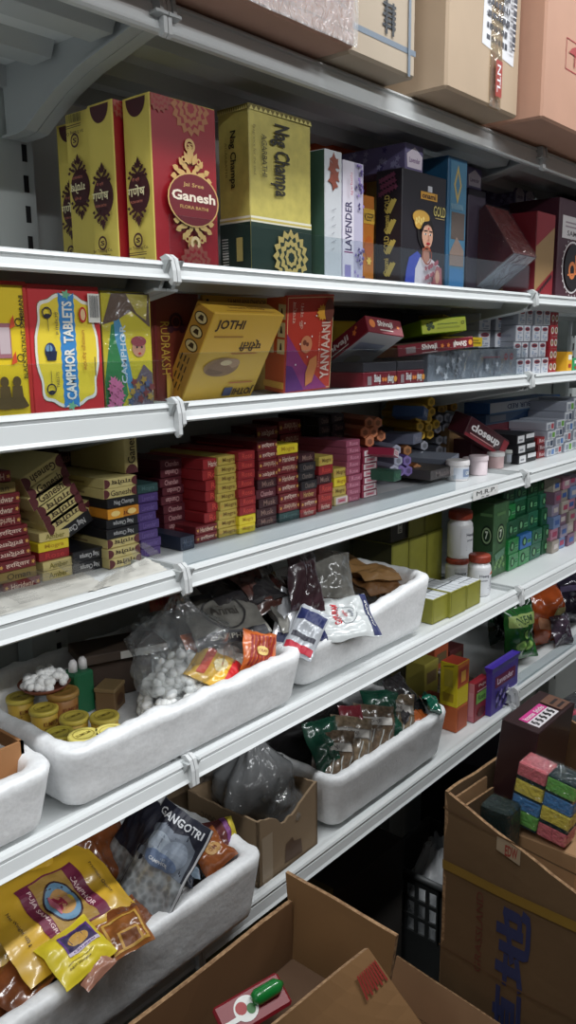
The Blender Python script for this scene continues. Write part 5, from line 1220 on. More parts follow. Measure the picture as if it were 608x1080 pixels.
# green and mixed soap packs in the far bay
G1 = mat((30, 128, 62), .35, var=.15, vscale=40, coat=.3); G2 = mat((26, 84, 54), .4, var=.15, vscale=40); G3 = mat((40, 104, 78), .4)
def d_gs(c):
    p = c.front; p.ell(.35, .5, .18, .3, ink(16, 60, 34)); p.ell(.35, .5, .10, .2, ink(110, 170, 120)); p.rect(.6, .3, .92, .55, ink(90, 160, 110)); p.rect(.64, .38, .88, .46, ink(20, 80, 44)); c.top.rect(.1, .2, .5, .8, ink(60, 150, 90))
items = [(537, 547, 614, 592, .842, G1, 'bottom row nearest the joint'), (547.5, 558.5, 608, 587, .842, G1, 'bottom row, second'), (559, 570, 603, 582, .844, G3, 'bottom row, third'), (571, 582, 598, 577, .846, G2, 'bottom row, fourth')]
zr = ZL
for k, (xl, xr, yb, yt, Yf, mm, l) in enumerate(items):
    x0, x1, hh = span(Yf, xl, xr, ZL, yt, 595); c = Carton(x1-x0-.001, .09, .040, mm); d_gs(c); put_carton(c, 'soap_pack', x0, Yf, ZL, 'green soap pack in the far bay pile, %s' % l, 'soap pack', 'green soap packs on the low shelf')
for rowi, (zz, hh, cols_) in enumerate(((.0408, .036, [G1, mat((50, 110, 176), .4), G3, G2]), (.0776, .042, [G2, G2, G3, G2]), (.1204, .036, [G1, G2, G2, G3]), (.1572, .04, [G2, G3, G2, G2]))):
    for k in range(4):
        xl, xr = [(537, 548), (549, 561), (562, 572), (573, 583)][k]
        x0, x1, _ = span(.842, xl, xr, ZL, 560, 570)
        c = Carton(x1-x0-.001, .09, hh, cols_[k]); d_gs(c)
        put_carton(c, 'soap_pack', x0+.002*((k+rowi) % 2), .842+.006*rowi+.004*((k*rowi) % 3), ZL+zz, '%s soap pack in far bay pile, %s row, %s from joint' % ('blue' if (rowi == 0 and k == 1) else 'green', ['second', 'third', 'fourth', 'top'][rowi], names[k]), 'soap pack', 'green soap packs on the low shelf')
for ci, (xl, xr) in enumerate(((584, 591), (592, 599), (600, 607), (608, 616))):
    for r_ in range(6):
        x0, x1, _ = span(.83, xl, xr, ZL, 560, 560); c = Carton(x1-x0-.0008, .11, .0315, mat([(150, 140, 130), (176, 120, 140), (110, 130, 170), (140, 130, 150), (120, 90, 110), (170, 160, 150)][(r_+2*ci) % 6], .45)); c.front.rect(.2, .3, .8, .7, ink(*[(190, 180, 176), (160, 60, 90), (60, 90, 150)][(r_+ci) % 3]))
        put_carton(c, 'soap_box', x0, .83+.005*((r_+ci) % 2), ZL+.032*r_, 'small mixed soap box, %s, %s column past the green packs' % (ordn(r_, 6), names[ci]), 'soap box', 'mixed soap boxes on the low shelf')

pouch('herb_pouch', (1.235, .92, 1.012), (.1, .0, .2), .10, .18, .05, TANP, 'plump tan pouch under the tan pouches at the crate end', 'pouch', 61)
# ------------------------------------------------------------------ bottom shelf
ZB = DZ['bottom']+.0006
YB_ = TOPZ['bottom']+.0012
foam_crate('foam_crate', .10, .775, .712, 1.03, YB_, .748, 'white foam crate of yellow pouches and black camphor packs, lowest on the left', seed=14, wall=.026)
foam_crate('foam_crate', .985, 1.362, .752, 1.03, YB_, .744, 'white foam crate of clear seed packs on the lowest shelf, middle bay', seed=21, wall=.022)
YP = mat((214, 170, 50), .35, var=.06, vscale=20, coat=.5); YP2 = mat((226, 204, 50), .35, coat=.4); BRW = mat((120, 66, 34), .25, var=.35, vscale=40, coat=.8); BRW2 = mat((150, 92, 46), .25, var=.3, vscale=40, coat=.8)
def d_ypack(p):
    pu = ink(120, 40, 70); k = ink(60, 36, 40)
    p.rect(.16, .26, .84, .78, pu); p.rect(.18, .30, .82, .74, ink(176, 140, 70)); p.rect(.18, .30, .82, .36, pu); p.text('PUJA SAMAGRI', .24, .31, .76, .35, ink(240, 210, 210))
    p.rect(.18, .68, .82, .74, pu); p.text('CAMPHOR', .3, .69, .7, .73, ink(240, 210, 210))
    p.ell(.5, .52, .24, .145, k); p.ell(.5, .52, .22, .13, ink(110, 150, 180)); p.ell(.5, .52, .15, .10, ink(196, 150, 90))
    p.ell(.5, .565, .05, .03, ink(214, 160, 120)); p.poly([(.40, .44), (.60, .44), (.56, .54), (.44, .54)], ink(170, 50, 80)); p.poly([(.38, .47), (.45, .53), (.47, .5)], ink(214, 160, 120)); p.poly([(.62, .47), (.55, .53), (.53, .5)], ink(214, 160, 120)); p.ell(.5, .60, .045, .018, ink(220, 190, 70)); p.ell(.5, .445, .12, .02, ink(200, 110, 130))
    p.text('Net Weight 100 g', .3, .12, .7, .15, k); p.text('Premium Quality', .3, .86, .7, .89, k)
zz = .785
def rotto(ax, ay):        # tilt so that the packet faces up and the aisle
    return (ax, ay, 0)
pouch('puja_pouch', pz(62, 957, .782), (0, .50, -PI/2+.05), .125, .165, .022, YP, 'large yellow pouch with a purple picture panel in the lowest foam crate', 'pouch', 71, d_ypack)
def d_y2(p):
    p.rect(.30, .40, .92, .84, ink(92, 50, 130)); p.rect(.34, .46, .88, .80, ink(60, 50, 90)); p.ell(.6, .62, .2, .12, ink(206, 160, 80)); p.rect(.30, .40, .92, .47, ink(214, 200, 220)); p.text('Guggal', .4, .412, .82, .46, ink(92, 50, 130)); p.text('Net Weight', .2, .2, .6, .25, ink(120, 100, 40)); p.rect(.2, .3, .7, .31, ink(150, 130, 50))
pouch('puja_pouch', pz(80, 1003, .768), (.42, -.05, .05), .072, .062, .014, YP2, 'small bright yellow pouch in front of the large yellow one', 'pouch', 73, d_y2)
pouch('puja_pouch', pz(12, 1000, .765), (.6, -.1, -.4), .08, .10, .016, YP, 'yellow pouch end poking out under the large yellow pouch', 'pouch', 74)
pouch('puja_pouch', pz(14, 935, .795), (.7, .1, -.5), .10, .12, .02, YP, 'yellow pouch behind the large yellow one at the left edge', 'pouch', 75)
pouch('spice_packet', pz(132, 984, .760), (.40, -.1, -.25), .055, .05, .012, BRW2, 'brown and gold packet right of the small yellow pouch', 'packet', 76, lambda p: (p.frame(.08, .08, .92, .92, .003, ink(206, 160, 70)), p.rect(.3, .1, .8, .5, ink(196, 150, 70)), p.rect(.36, .14, .74, .44, ink(120, 70, 40))))
pouch('spice_packet', pz(136, 968, .755), (.45, .1, .2), .06, .045, .014, BRW, 'dark brown packet above the brown and gold one', 'packet', 77)
pouch('spice_packet', pz(100, 1022, .754), (.3, -.2, .1), .045, .026, .008, mat((170, 120, 100), .25, coat=.6), 'pinkish clear packet lying under the small yellow pouch', 'packet', 78)
pouch('spice_packet', pz(25, 1030, .752), (.3, -.2, .2), .08, .06, .012, BRW, 'brown glossy packet at the front left of the lowest foam crate', 'packet', 79)
pouch('spice_packet', pz(105, 895, .79), (.8, .1, -.1), .085, .10, .022, BRW, 'big dark brown clear pouch behind the large yellow pouch', 'packet', 80)
pouch('spice_packet', pz(78, 905, .79), (.9, .1, .3), .07, .09, .02, mat((100, 56, 34), .25, var=.3, vscale=30, coat=.8), 'dark brown clear pouch left of the black camphor packs', 'packet', 81)
CRY = mat((142, 146, 148), .25, var=.28, vscale=110, coat=.7, kind='voronoi'); BLP = mat((30, 32, 46), .3, coat=.6)
def d_gang(p):
    wh = ink(214, 216, 220)
    p.rect(.0, .50, 1, 1, ink(30, 32, 46)); p.poly([(.06, .50), (.94, .50), (.90, .78), (.70, .86), (.5, .82), (.3, .86), (.10, .78)], ink(110, 118, 130)); p.ell(.35, .68, .2, .1, ink(150, 160, 172)); p.ell(.66, .66, .2, .12, ink(134, 144, 158)); p.ell(.5, .56, .3, .07, ink(96, 112, 140))
    p.text('GANGOTRI', .08, .88, .92, .95, wh, 0, .02); p.rect(.0, .0, .025, 1, wh); p.rect(.975, .0, 1, 1, wh); p.text('CAMPHOR', .34, .53, .66, .56, wh)
pouch('camphor_pack', pz(170, 914, .79), (1.02, .26, -PI/2+.1), .088, .150, .020, CRY, 'black and clear GANGOTRI pack of camphor crystals, frontmost of the pair', 'camphor pack', 83, d_gang, seal=.03, wr=.3)
pouch('camphor_pack', pz(143, 900, .79), (1.12, .25, -PI/2), .085, .150, .018, CRY, 'black and clear camphor pack half hidden behind the GANGOTRI one', 'camphor pack', 84, lambda p: (p.rect(0, .5, 1, 1, ink(30, 32, 46)), p.rect(.955, 0, 1, 1, ink(214, 216, 220)), p.text('GANGOTRI', .72, .56, .84, .94, ink(214, 216, 220), 90, .02)), seal=.03)
pouch('spice_packet', PY(222, 898, .765), (.6, -.1, .05), .06, .055, .016, mat((150, 84, 44), .25, coat=.8), 'orange brown packet beside the GANGOTRI pack', 'packet', 85, lambda p: (p.ell(.5, .5, .22, .16, ink(196, 150, 90)), p.text('OM', .4, .45, .6, .56, ink(120, 60, 30))))
pouch('spice_packet', PY(233, 886, .785), (.8, .1, -.3), .055, .06, .016, mat((110, 60, 60), .25, coat=.8), 'purple and yellow packet at the right end of the lowest foam crate', 'packet', 86, lambda p: (p.rect(.6, 0, .74, 1, ink(130, 70, 130)), p.rect(.76, 0, 1, 1, ink(206, 186, 60))))
for k, (px, py, rgb, l) in enumerate(((188, 922, (60, 66, 80), 'dark blue'), (196, 915, (150, 170, 190), 'pale blue'))):
    pouch('spice_packet', pz(px, py, .77), (.7, -.3, .8+.3*k), .022, .05, .010, mat(rgb, .25, coat=.7), '%s slim sachet squeezed between the GANGOTRI pack and the crate front' % l, 'packet', 87+k)
pouch('spice_packet', (.42, .86, .705), (.05, 0, .2), .24, .2, .05, BRW, 'large brown pouch lying deep in the lowest crate, left part', 'packet', 90)
pouch('spice_packet', (.64, .87, .705), (.05, 0, -.2), .2, .2, .05, mat((60, 50, 50), .3, coat=.6), 'large dark pouch lying deep in the lowest crate, right part', 'packet', 91)
# cardboard tray of bags
t = thing('small_carton', 'open brown carton of plastic bags between the two lowest foam crates', 'carton', (.885, .845, ZB), (0, 0, .03))
GREYC = mat((140, 118, 92), .8, var=.06, vscale=9)
m = MB(); wd = .004; a, b, hC = .074, .075, .112
m.box(-a, -b, 0, a, b, .004, GREYC)
def wavywall(m, p0, p1, h, seed, th=.004, dip=.02):
    n = 16; P0 = Vector((p0[0], p0[1], 0)); P1 = Vector((p1[0], p1[1], 0)); nrm = (P1-P0).normalized().cross(Vector((0, 0, 1)))*th; vs = []
    for i in range(n+1):
        q = P0.lerp(P1, i/n); hz = h-dip*math.sin(PI*i/n)**2*(1+.6*noise.noise(Vector((i*.4, seed, 0))))+.003*noise.noise(Vector((i*.9, seed, 4)))
        for off in (0, 1):
            for z in (0, hz): vs.append(q+nrm*off+Vector((0, 0, z)))
    fs = []
    for i in range(n):
        A = i*4; B = A+4
        fs += [(A, A+1, B+1, B), (A+2, B+2, B+3, A+3), (A+1, A+3, B+3, B+1), (A, B, B+2, A+2)]
    fs += [(0, 2, 3, 1), (n*4, n*4+1, n*4+3, n*4+2)]
    m.add(vs, fs, GREYC)
wavywall(m, (-a, -b), (a, -b), hC, 1, -.004, .028); wavywall(m, (-a, b), (-a, -b), hC, 2, -.004, .004); wavywall(m, (a, -b), (a, b), hC, 3, -.004, .006); wavywall(m, (-a, b), (a, b), hC, 4, .004, .006)
pr = Print(m, lambda u, v, q: (-a-.0002-q, b-2*b*u, hC*v), 2*b, hC); pr.text('2000', .2, .66, .42, .78, ink(96, 78, 60)); pr.rect(.6, .1, .605, .9, ink(110, 92, 72))
pr = Print(m, lambda u, v, q: (-a+2*a*u, -b-.0002-q, hC*v), 2*a, hC); pr.poly([(.42, .10), (.72, .06), (.70, .30), (.58, .34), (.55, .42), (.44, .38)], ink(90, 66, 48)); pr.rect(.05, .0, .22, .72, ink(160, 142, 120)); 
m.build('carton_body', t)
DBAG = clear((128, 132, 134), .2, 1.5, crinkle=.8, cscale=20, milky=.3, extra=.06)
m = MB(); clearbag(m, .06, .055, .175, DBAG, 12, neck=.25, amp=.22); m.build('plastic_bag', None, (.905, .865, ZB+.0055), label='dark grey knotted plastic bag standing in the small carton', cat='bag')
m = MB(); clearbag(m, .045, .04, .10, BAG, 14, neck=.4, amp=.3, M=Matrix.Rotation(.3, 4, 'Y')); m.build('plastic_bag', None, (.90, .815, ZB+.025), label='crumpled clear plastic bag at the front of the small carton', cat='bag')
WAL = mat((140, 128, 116), .55, var=.2, vscale=40)
m = MB(); clearbag(m, .075, .065, .125, BAG, 17, neck=.35, amp=.16); m.build('plastic_bag', None, (PY(240, 826, .94).x, .94, ZB+.0655), label='clear bag of brown soap nuts heaped behind the small carton', cat='bag')
m = MB(); pellets(m, 0, 0, .01, .062, .052, .085, 130, .0125, WAL, 27, 1.1); m.build('soap_nuts', None, (PY(240, 826, .94).x, .94, ZB+.0655), label='brown wrinkled nuts inside the clear bag behind the carton', cat='nuts', kind='stuff')
t = thing('small_carton', 'brown carton under the bag of soap nuts on the lowest shelf', 'carton', (.885, .98, ZB)); c = Carton(.20, .10, .064, GREYC); c.build('carton_body', t)
# seed packs in the clear crate
def d_seed(p, g):
    wh = ink(170, 172, 168)
    p.rect(.04, .60, .96, .78, ink(120, 116, 110)) if g else None
    for q in range(4): p.line(.15+.2*q, .15, .28+.2*q, .55, .0022, wh)
    p.rect(.12, .62, .88, .76, ink(190, 186, 180)); p.text('KALONJI', .18, .65, .6, .73, ink(60, 50, 50))
SEED = mat((98, 82, 66), .25, var=.45, vscale=120, coat=.8); SEED2 = mat((120, 104, 84), .25, var=.4, vscale=120, coat=.8); GRNP = mat((24, 70, 54), .25, var=.2, vscale=30, coat=.8); REDP = mat((120, 40, 50), .25, coat=.8)
sp = [(352, 800, .745, SEED, 'nearest the plastic bags'), (372, 785, .75, SEED2, 'second from the plastic bags'), (395, 772, .75, SEED, 'third from the plastic bags'), (418, 758, .75, SEED2, 'fourth from the plastic bags')]
for k, (px, py, z, mm, l) in enumerate(sp):
    pouch('seed_pack', pz(px, py, z), (.95, .25, -.55), .085, .10, .018, mm, 'clear seed pack with white label lines, %s' % l, 'seed pack', 100+k, lambda p: d_seed(p, k % 2), group='clear seed packs in the lowest crate')
pouch('seed_pack', pz(345, 785, .765), (.9, .1, -.2), .08, .09, .02, GRNP, 'dark green pack behind the seed pack nearest the bags', 'seed pack', 110)
pouch('seed_pack', pz(405, 752, .768), (.9, .2, -.4), .085, .09, .02, GRNP, 'dark green pack behind the middle seed packs', 'seed pack', 111)
pouch('seed_pack', pz(372, 770, .765), (1.0, .2, -.4), .05, .09, .014, REDP, 'red edged pack showing between the seed packs', 'seed pack', 112)
pouch('seed_pack', pz(441, 757, .735), (.6, .1, .2), .06, .05, .016, mat((176, 92, 44), .25, var=.3, vscale=40, coat=.8), 'orange brown pack at the right end of the seed crate', 'seed pack', 113)
pouch('seed_pack', pz(456, 742, .755), (.7, .2, .5), .06, .05, .02, mat((20, 96, 76), .2, coat=.9), 'shiny green pack resting on the crate end near the yellow box', 'seed pack', 114)
pouch('seed_pack', pz(425, 735, .775), (.9, .1, .1), .09, .09, .02, DKP, 'black pack at the back right of the seed crate', 'seed pack', 115)
pouch('seed_pack', (1.17, .89, .70), (.1, 0, .1), .3, .2, .04, DKP, 'large dark pack lying at the bottom of the seed crate', 'seed pack', 116)
# boxes right of the seed crate
def d_yo(c):
    p = c.front; p.rect(0, .45, 1, 1, ink(196, 110, 50)); p.rect(.1, .5, .9, .9, ink(176, 70, 50)); p.rect(.3, .55, .7, .8, ink(226, 170, 70))
    p = c.left; p.rect(.2, .1, .8, .3, ink(180, 150, 30)); p.rect(.25, .45, .75, .85, ink(206, 186, 60)); p.line(.2, .9, .8, .95, .002, ink(120, 100, 30))
OR2 = mat((190, 96, 50), .45)
Yf = .792; x0, x1, hh = span(Yf, 481.5, 493, ZB, 748, 765)
c = Carton(x1-x0, .05, hh, OR2); c.front.rect(.1, .1, .9, .9, ink(176, 80, 44)); put_carton(c, 'spice_carton', x0, Yf, ZB, 'orange carton standing under the yellow topped one beside the seed crate', 'carton')
zt = ZB+hh+.0006
_, _, h2 = span(Yf, 481.5, 493, zt, 703, 720)
c = Carton(x1-x0, PX(464, 735, x0).y-Yf, h2, mat((226, 204, 40), .42), top=mat((206, 80, 60), .42)); d_yo(c); put_carton(c, 'spice_carton', x0, Yf, zt, 'yellow carton with a red top, standing on the orange carton', 'carton')
c = Carton(x1-x0, .045, hh, mat((150, 60, 50), .5)); put_carton(c, 'spice_carton', x0, Yf+.052, ZB, 'dull red carton behind the orange one beside the seed crate', 'carton')
def d_pg(c):
    p = c.front; p.rect(.1, .45, .9, .72, ink(120, 176, 80)); p.text('Rose', .25, .52, .75, .65, ink(50, 80, 40)); p.rect(.15, .75, .85, .78, ink(220, 190, 190)); p.ell(.5, .2, .3, .12, ink(90, 30, 30)); p.text('Puja', .25, .84, .75, .94, ink(230, 210, 200))
    c.left.rect(.15, .15, .85, .75, ink(216, 150, 160))
x0, x1, hh = span(.785, 501, 515, ZB, 722, 740); c = Carton(x1-x0, PX(493, 740, x0).y-.785, hh, mat((140, 36, 46), .42), left=mat((206, 130, 142), .45)); d_pg(c)
put_carton(c, 'spice_carton', x0, .785, ZB, 'dark red and pink carton with a green label beside the purple tub box', 'carton')
t = None
x0, x1, hh = span(.772, 519, 546, ZB, 706, 725); dd = min(.10, PX(512, 735, x0).y-.772)
t = thing('lavender_box', 'purple box with a flared lid and LAVENDER label by the shelf end', 'box', ((x0+x1)/2, .772+dd/2, ZB))
PUB = mat((74, 56, 146), .4); c = Carton(x1-x0, dd, hh-.012, PUB)
p = c.front; p.rect(.12, .60, .88, .86, ink(110, 30, 70)); p.text('Lavender', .2, .66, .8, .80, ink(226, 206, 226), 0, .02)
for k in range(14): a_ = k*2.4; p.poly([(.2+.6*(k % 5)/5, .1+.4*(k//5)/3), (.26+.6*(k % 5)/5, .22+.4*(k//5)/3), (.22+.6*(k % 5)/5, .26+.4*(k//5)/3), (.15+.6*(k % 5)/5, .16+.4*(k//5)/3)], ink(*[(30, 26, 60), (150, 140, 200)][k % 2]))
c.build('box_body', t)
w2, d2 = (x1-x0)/2+.003, dd/2+.003
m = MB(); m.add([(-w2+.003, -d2+.003, hh-.013), (w2-.003, -d2+.003, hh-.013), (w2-.003, d2-.003, hh-.013), (-w2+.003, d2-.003, hh-.013), (-w2, -d2, hh), (w2, -d2, hh), (w2, d2, hh), (-w2, d2, hh), (-w2+.004, -d2+.004, hh-.003), (w2-.004, -d2+.004, hh-.003), (w2-.004, d2-.004, hh-.003), (-w2+.004, d2-.004, hh-.003)],
      [(0, 1, 5, 4), (1, 2, 6, 5), (2, 3, 7, 6), (3, 0, 4, 7), (4, 5, 9, 8), (5, 6, 10, 9), (6, 7, 11, 10), (7, 4, 8, 11), (8, 9, 10, 11), (3, 2, 1, 0)], mat((70, 50, 160), .35))
m.build('lid', t)
for k, (xl, xr, yt, Yf, rgb, l) in enumerate(((448, 462, 702, .90, (150, 140, 60), 'olive carton standing behind the yellow carton, nearest the seed crate'), (458, 472, 684, .95, (176, 84, 50), 'orange carton furthest back behind the yellow carton'), (474, 488, 688, .95, (96, 44, 44), 'dark red carton furthest back behind the pink carton'), (430, 446, 700, .98, (90, 80, 40), 'dark olive carton at the back above the seed crate'), (492, 510, 690, .97, (44, 40, 52), 'dark carton furthest back behind the purple box'))):
    simple('spice_carton', Yf, xl, xr, yt, ZB, .05, mat(rgb, .5), l, 'carton', lambda c: (c.front.rect(.15, .55, .85, .8, ink(110, 90, 60)), c.front.rect(.2, .2, .8, .3, ink(90, 70, 50))), ymid=730)
# green and orange bags in the far bay, on its own lower shelf
ZF = .680-.0069+.0006
GRB = mat((44, 110, 50), .2, var=.35, vscale=34, coat=.9); GRB2 = mat((24, 56, 36), .2, var=.3, vscale=30, coat=.9)
def d_cuc(p):
    for (u, v, r) in ((.3, .3, .14), (.6, .28, .15), (.45, .5, .13)): p.ell(u, v, r, r*.8, ink(40, 90, 30)); p.ell(u, v, r*.8, r*.64, ink(150, 190, 100)); p.ell(u, v, r*.4, r*.3, ink(110, 160, 70))
    p.rect(.05, .66, .9, .88, ink(180, 206, 120)); p.text('NEEM', .2, .70, .75, .84, ink(40, 90, 40), 0, .02)
def upright(name, px, py, Y, w, h, t_, m, label, seed, deco=None, rz=0.0, rx=1.35, cat='pouch'):
    q = PY(px, py, Y); q.z = max(q.z, ZF+h/2*math.sin(rx)+.002); return pouch(name, q, (rx, 0, rz), w, h, t_, m, label, cat, seed, deco)
upright('scrub_pouch', 549, 668, .815, .10, .13, .045, GRB, 'green glossy pouch printed with round slices, on the far bay shelf', 121, d_cuc, -.3)
upright('scrub_pouch', 545, 650, .885, .11, .14, .05, GRB2, 'dark green glossy pouch behind the one with round slices', 122, None, -.3)
upright('scrub_pouch', 577, 652, .835, .11, .15, .05, mat((186, 84, 36), .2, var=.25, vscale=26, coat=.9), 'orange glossy pouch next to the green ones', 123, lambda p: (p.rect(.55, .1, .9, .6, ink(170, 160, 110)), p.poly([(.1, .3), (.5, .2), (.45, .4), (.12, .5)], ink(226, 160, 120))), -.35)
upright('scrub_pouch', 600, 636, .85, .12, .16, .05, mat((40, 34, 52), .2, coat=.9), 'dark violet glossy pouch right of the orange one', 124, lambda p: p.rect(.1, .6, .9, .7, ink(90, 80, 110)), -.35)
upright('scrub_pouch', 525, 672, .93, .07, .10, .03, GRB2, 'dark pouch standing behind the purple box in the far bay', 125, None, -.2)
upright('scrub_pouch', 592, 664, .795, .07, .08, .03, mat((70, 56, 70), .2, coat=.9), 'low dark clear pouch behind the guard of the far bay', 126, None, -.3)
# ------------------------------------------------------------------ on the floor
def board(m, P, th, mt, edge=None):     # a sheet of cardboard through four points
    A, B, C, D = [Vector(p) for p in P]; n = ((B-A).cross(D-A)).normalized()*th/2; k = 10
    vs = []
    for s in (1, -1):
        for j in range(k+1):
            for i in range(k+1):
                u, v = i/k, j/k; q = (A*(1-u)+B*u)*(1-v)+(D*(1-u)+C*u)*v
                w = .35*th*noise.noise(Vector((q.x*14, q.y*14, q.z*14))); vs.append(q+n*s+n.normalized()*w)
    fs = []; o = (k+1)**2
    for j in range(k):
        for i in range(k):
            a = j*(k+1)+i; fs += [(a, a+1, a+k+2, a+k+1), (o+a, o+a+k+1, o+a+k+2, o+a+1)]
    nf = len(fs); ed = [i for i in range(k+1)]+[(k+1)*j+k for j in range(1, k+1)]+[(k+1)*k+i for i in range(k-1, -1, -1)]+[(k+1)*j for j in range(k-1, 0, -1)]
    for a, b in zip(ed, ed[1:]+ed[:1]): fs.append((a, o+a, o+b, b))
    return m.add(vs, fs, [mt]*nf+[edge or CARD_EDGE]*(len(fs)-nf), False)
# --- tall carton with blue lettering
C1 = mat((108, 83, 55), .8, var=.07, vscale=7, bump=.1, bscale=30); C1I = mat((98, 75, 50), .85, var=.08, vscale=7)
XC = 1.12
_c = PX(470, 834, XC); _r = PX(608, 945, XC)
P0 = Vector((XC, _c.y, 0)); P1 = Vector((XC, .20, 0)); P2 = Vector((XC+.47, _c.y, 0)); P3 = P1+P2-P0
ZC0 = _c.z; ZC1 = _c.z+(_r.z-_c.z)*(P0.y-P1.y)/(_c.y-_r.y)*.92
t = thing('tall_carton', 'tall open brown carton with blue lettering standing on the floor', 'carton', (P0.x, P0.y, 0))
O = Vector((P0.x, P0.y, 0))
def up3(p, z, out=0.0): return Vector((p.x-O.x, p.y-O.y, z))
def wall(A, B, z0, zA, zB, mt, bulge=.012, nseg=18, seed=0, inner=C1I):     # slightly bulging wall with a worn sloping rim
    m = MB(); nn = (Vector((B.x-A.x, B.y-A.y, 0))).normalized().cross(Vector((0, 0, 1))); vs = []; kz = 14
    def bb(u, v): return bulge*math.sin(PI*u)*(.3+.7*math.sin(PI*min(1, v*.9)))+.003*noise.noise(Vector((u*4, v*5, seed)))
    for s in (0, 1):
        for j in range(kz+1):
            for i in range(nseg+1):
                u, v = i/nseg, j/kz; q = A.lerp(B, u); zt = zA+(zB-zA)*u+.004*noise.noise(Vector((u*7, seed, 1)))
                b_ = bb(u, v); vs.append((q.x-O.x+nn.x*(b_-s*.006), q.y-O.y+nn.y*(b_-s*.006), z0+(zt-z0)*v))
    fs = []; o = (nseg+1)*(kz+1)
    for j in range(kz):
        for i in range(nseg):
            a = j*(nseg+1)+i; fs += [(a, a+1, a+nseg+2, a+nseg+1), (o+a, o+a+nseg+1, o+a+nseg+2, o+a+1)]
    n1 = len(fs); a = kz*(nseg+1)
    for i in range(nseg): fs.append((a+i, a+i+1, o+a+i+1, o+a+i))
    for j in range(kz):
        for i in (0, nseg): b = j*(nseg+1)+i; fs.append((b, b+nseg+1, o+b+nseg+1, o+b))
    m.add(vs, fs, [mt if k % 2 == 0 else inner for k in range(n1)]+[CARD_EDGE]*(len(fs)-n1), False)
    def S(u, v, q):          # v is the height as a share of zA
        pt = A.lerp(B, u); zt = zA+(zB-zA)*u; b_ = bb(u, min(1, v*zA/zt))+q+.0014
        return (pt.x-O.x+nn.x*b_, pt.y-O.y+nn.y*b_, v*zA)
    return m, Print(m, S, (B-A).length, zA, .0006)
m, p = wall(P0, P1, .0, ZC0, ZC1, C1, .010, seed=3)
bl = ink(50, 56, 96, .7); rd = ink(110, 56, 44, .7)
LW = P0.y-P1.y
def uv(px, py): q = PX(px, py, XC); return ((P0.y-q.y)/LW, q.z/ZC0)
u0, v0 = uv(527, 950); u1, v1 = uv(565, 960)
p.text('绿草地', u0, v0-.62, u1, v0+.012, bl, 90, .03)
u0, v0 = uv(505, 937); p.text('GRASSLAND', u0, v0-.21, u0+.03, v0, rd, 90, .0)
vb = uv(475, 918)[1]
for k in range(20): p.put([(k/20, vb), ((k+1)/20, vb), ((k+1)/20, vb+.024), (k/20, vb+.024)], [(0, 1, 2, 3)], mat((140, 110, 44), .45, coat=.3))
u0, v0 = uv(527, 886); 
for k in range(6): p.put([(u0+.016*k, v0-.016-.0027*k), (u0+.016*(k+1), v0-.016-.0027*(k+1)), (u0+.016*(k+1), v0+.02-.0027*(k+1)), (u0+.016*k, v0+.02-.0027*k)], [(0, 1, 2, 3)], ink(166, 146, 120))
p.text('EDW', u0+.035, v0-.022, u0+.085, v0+.004, ink(150, 60, 50), 0, .03)
for v in (uv(475, 852)[1], .60, .42, .25):
    for k in range(20): p.put([(k/20, v-.002-.05*(k/20)*(v > .9)), ((k+1)/20, v-.002-.05*((k+1)/20)*(v > .9)), ((k+1)/20, v+.002-.05*((k+1)/20)*(v > .9)), (k/20, v+.002-.05*(k/20)*(v > .9))], [(0, 1, 2, 3)], ink(104, 78, 54))
m.build('side_wall', t)
m, p = wall(P2, P0, .0, ZC0-.03, ZC0, C1, -.004, seed=4); m.build('side_wall', t)
m, p = wall(P1, P3, .0, ZC1, ZC1, C1, .008, seed=5); m.build('side_wall', t)
m, p = wall(P3, P2, .0, ZC1, ZC0-.03, C1, .0, seed=6); m.build('side_wall', t)
m = MB(); q0, q1, q2, q3 = [up3(pp, .004) for pp in (P0, P1, P3, P2)]; board(m, (q0, q1, q2, q3), .006, C1); m.build('carton_base', t)
ins = Vector((1, 0, 0))
for k in range(2):        # folded flaps standing inside the back wall
    a = P0+Vector((.012, -.013-.013*k, 0)); b = a+ins*.11; m = MB()
    board(m, (up3(a, .56), up3(b, .56), up3(b, ZC0-.022-.016*k), up3(a, ZC0-.012-.014*k)), .004, C1I if k % 2 else CARD); m.build('inner_flap', t)
t2 = thing('filler_carton', 'brown closed carton filling the lower part of the tall carton', 'carton', (XC+.235, (P0.y+P1.y)/2, .0075)); m = MB()
m.cbox(-.215, -LW/2+.022, 0, .215, LW/2-.022, .530, .003, CARD); m.build('carton_body', t2)
ZT = .5380
SP = {'pink': mat((232, 120, 128), .85, bump=.5, bscale=160), 'yellow': mat((236, 212, 90), .85, bump=.5, bscale=160), 'blue': mat((84, 140, 196), .85, bump=.5, bscale=160), 'green': mat((120, 190, 92), .85, bump=.5, bscale=160)}
SC_ = mat((22, 50, 52), .95, bump=.6, bscale=220)
SFILM = clear((246, 248, 248), .06, 1.35, crinkle=1.0, cscale=55, milky=.0, extra=.04)
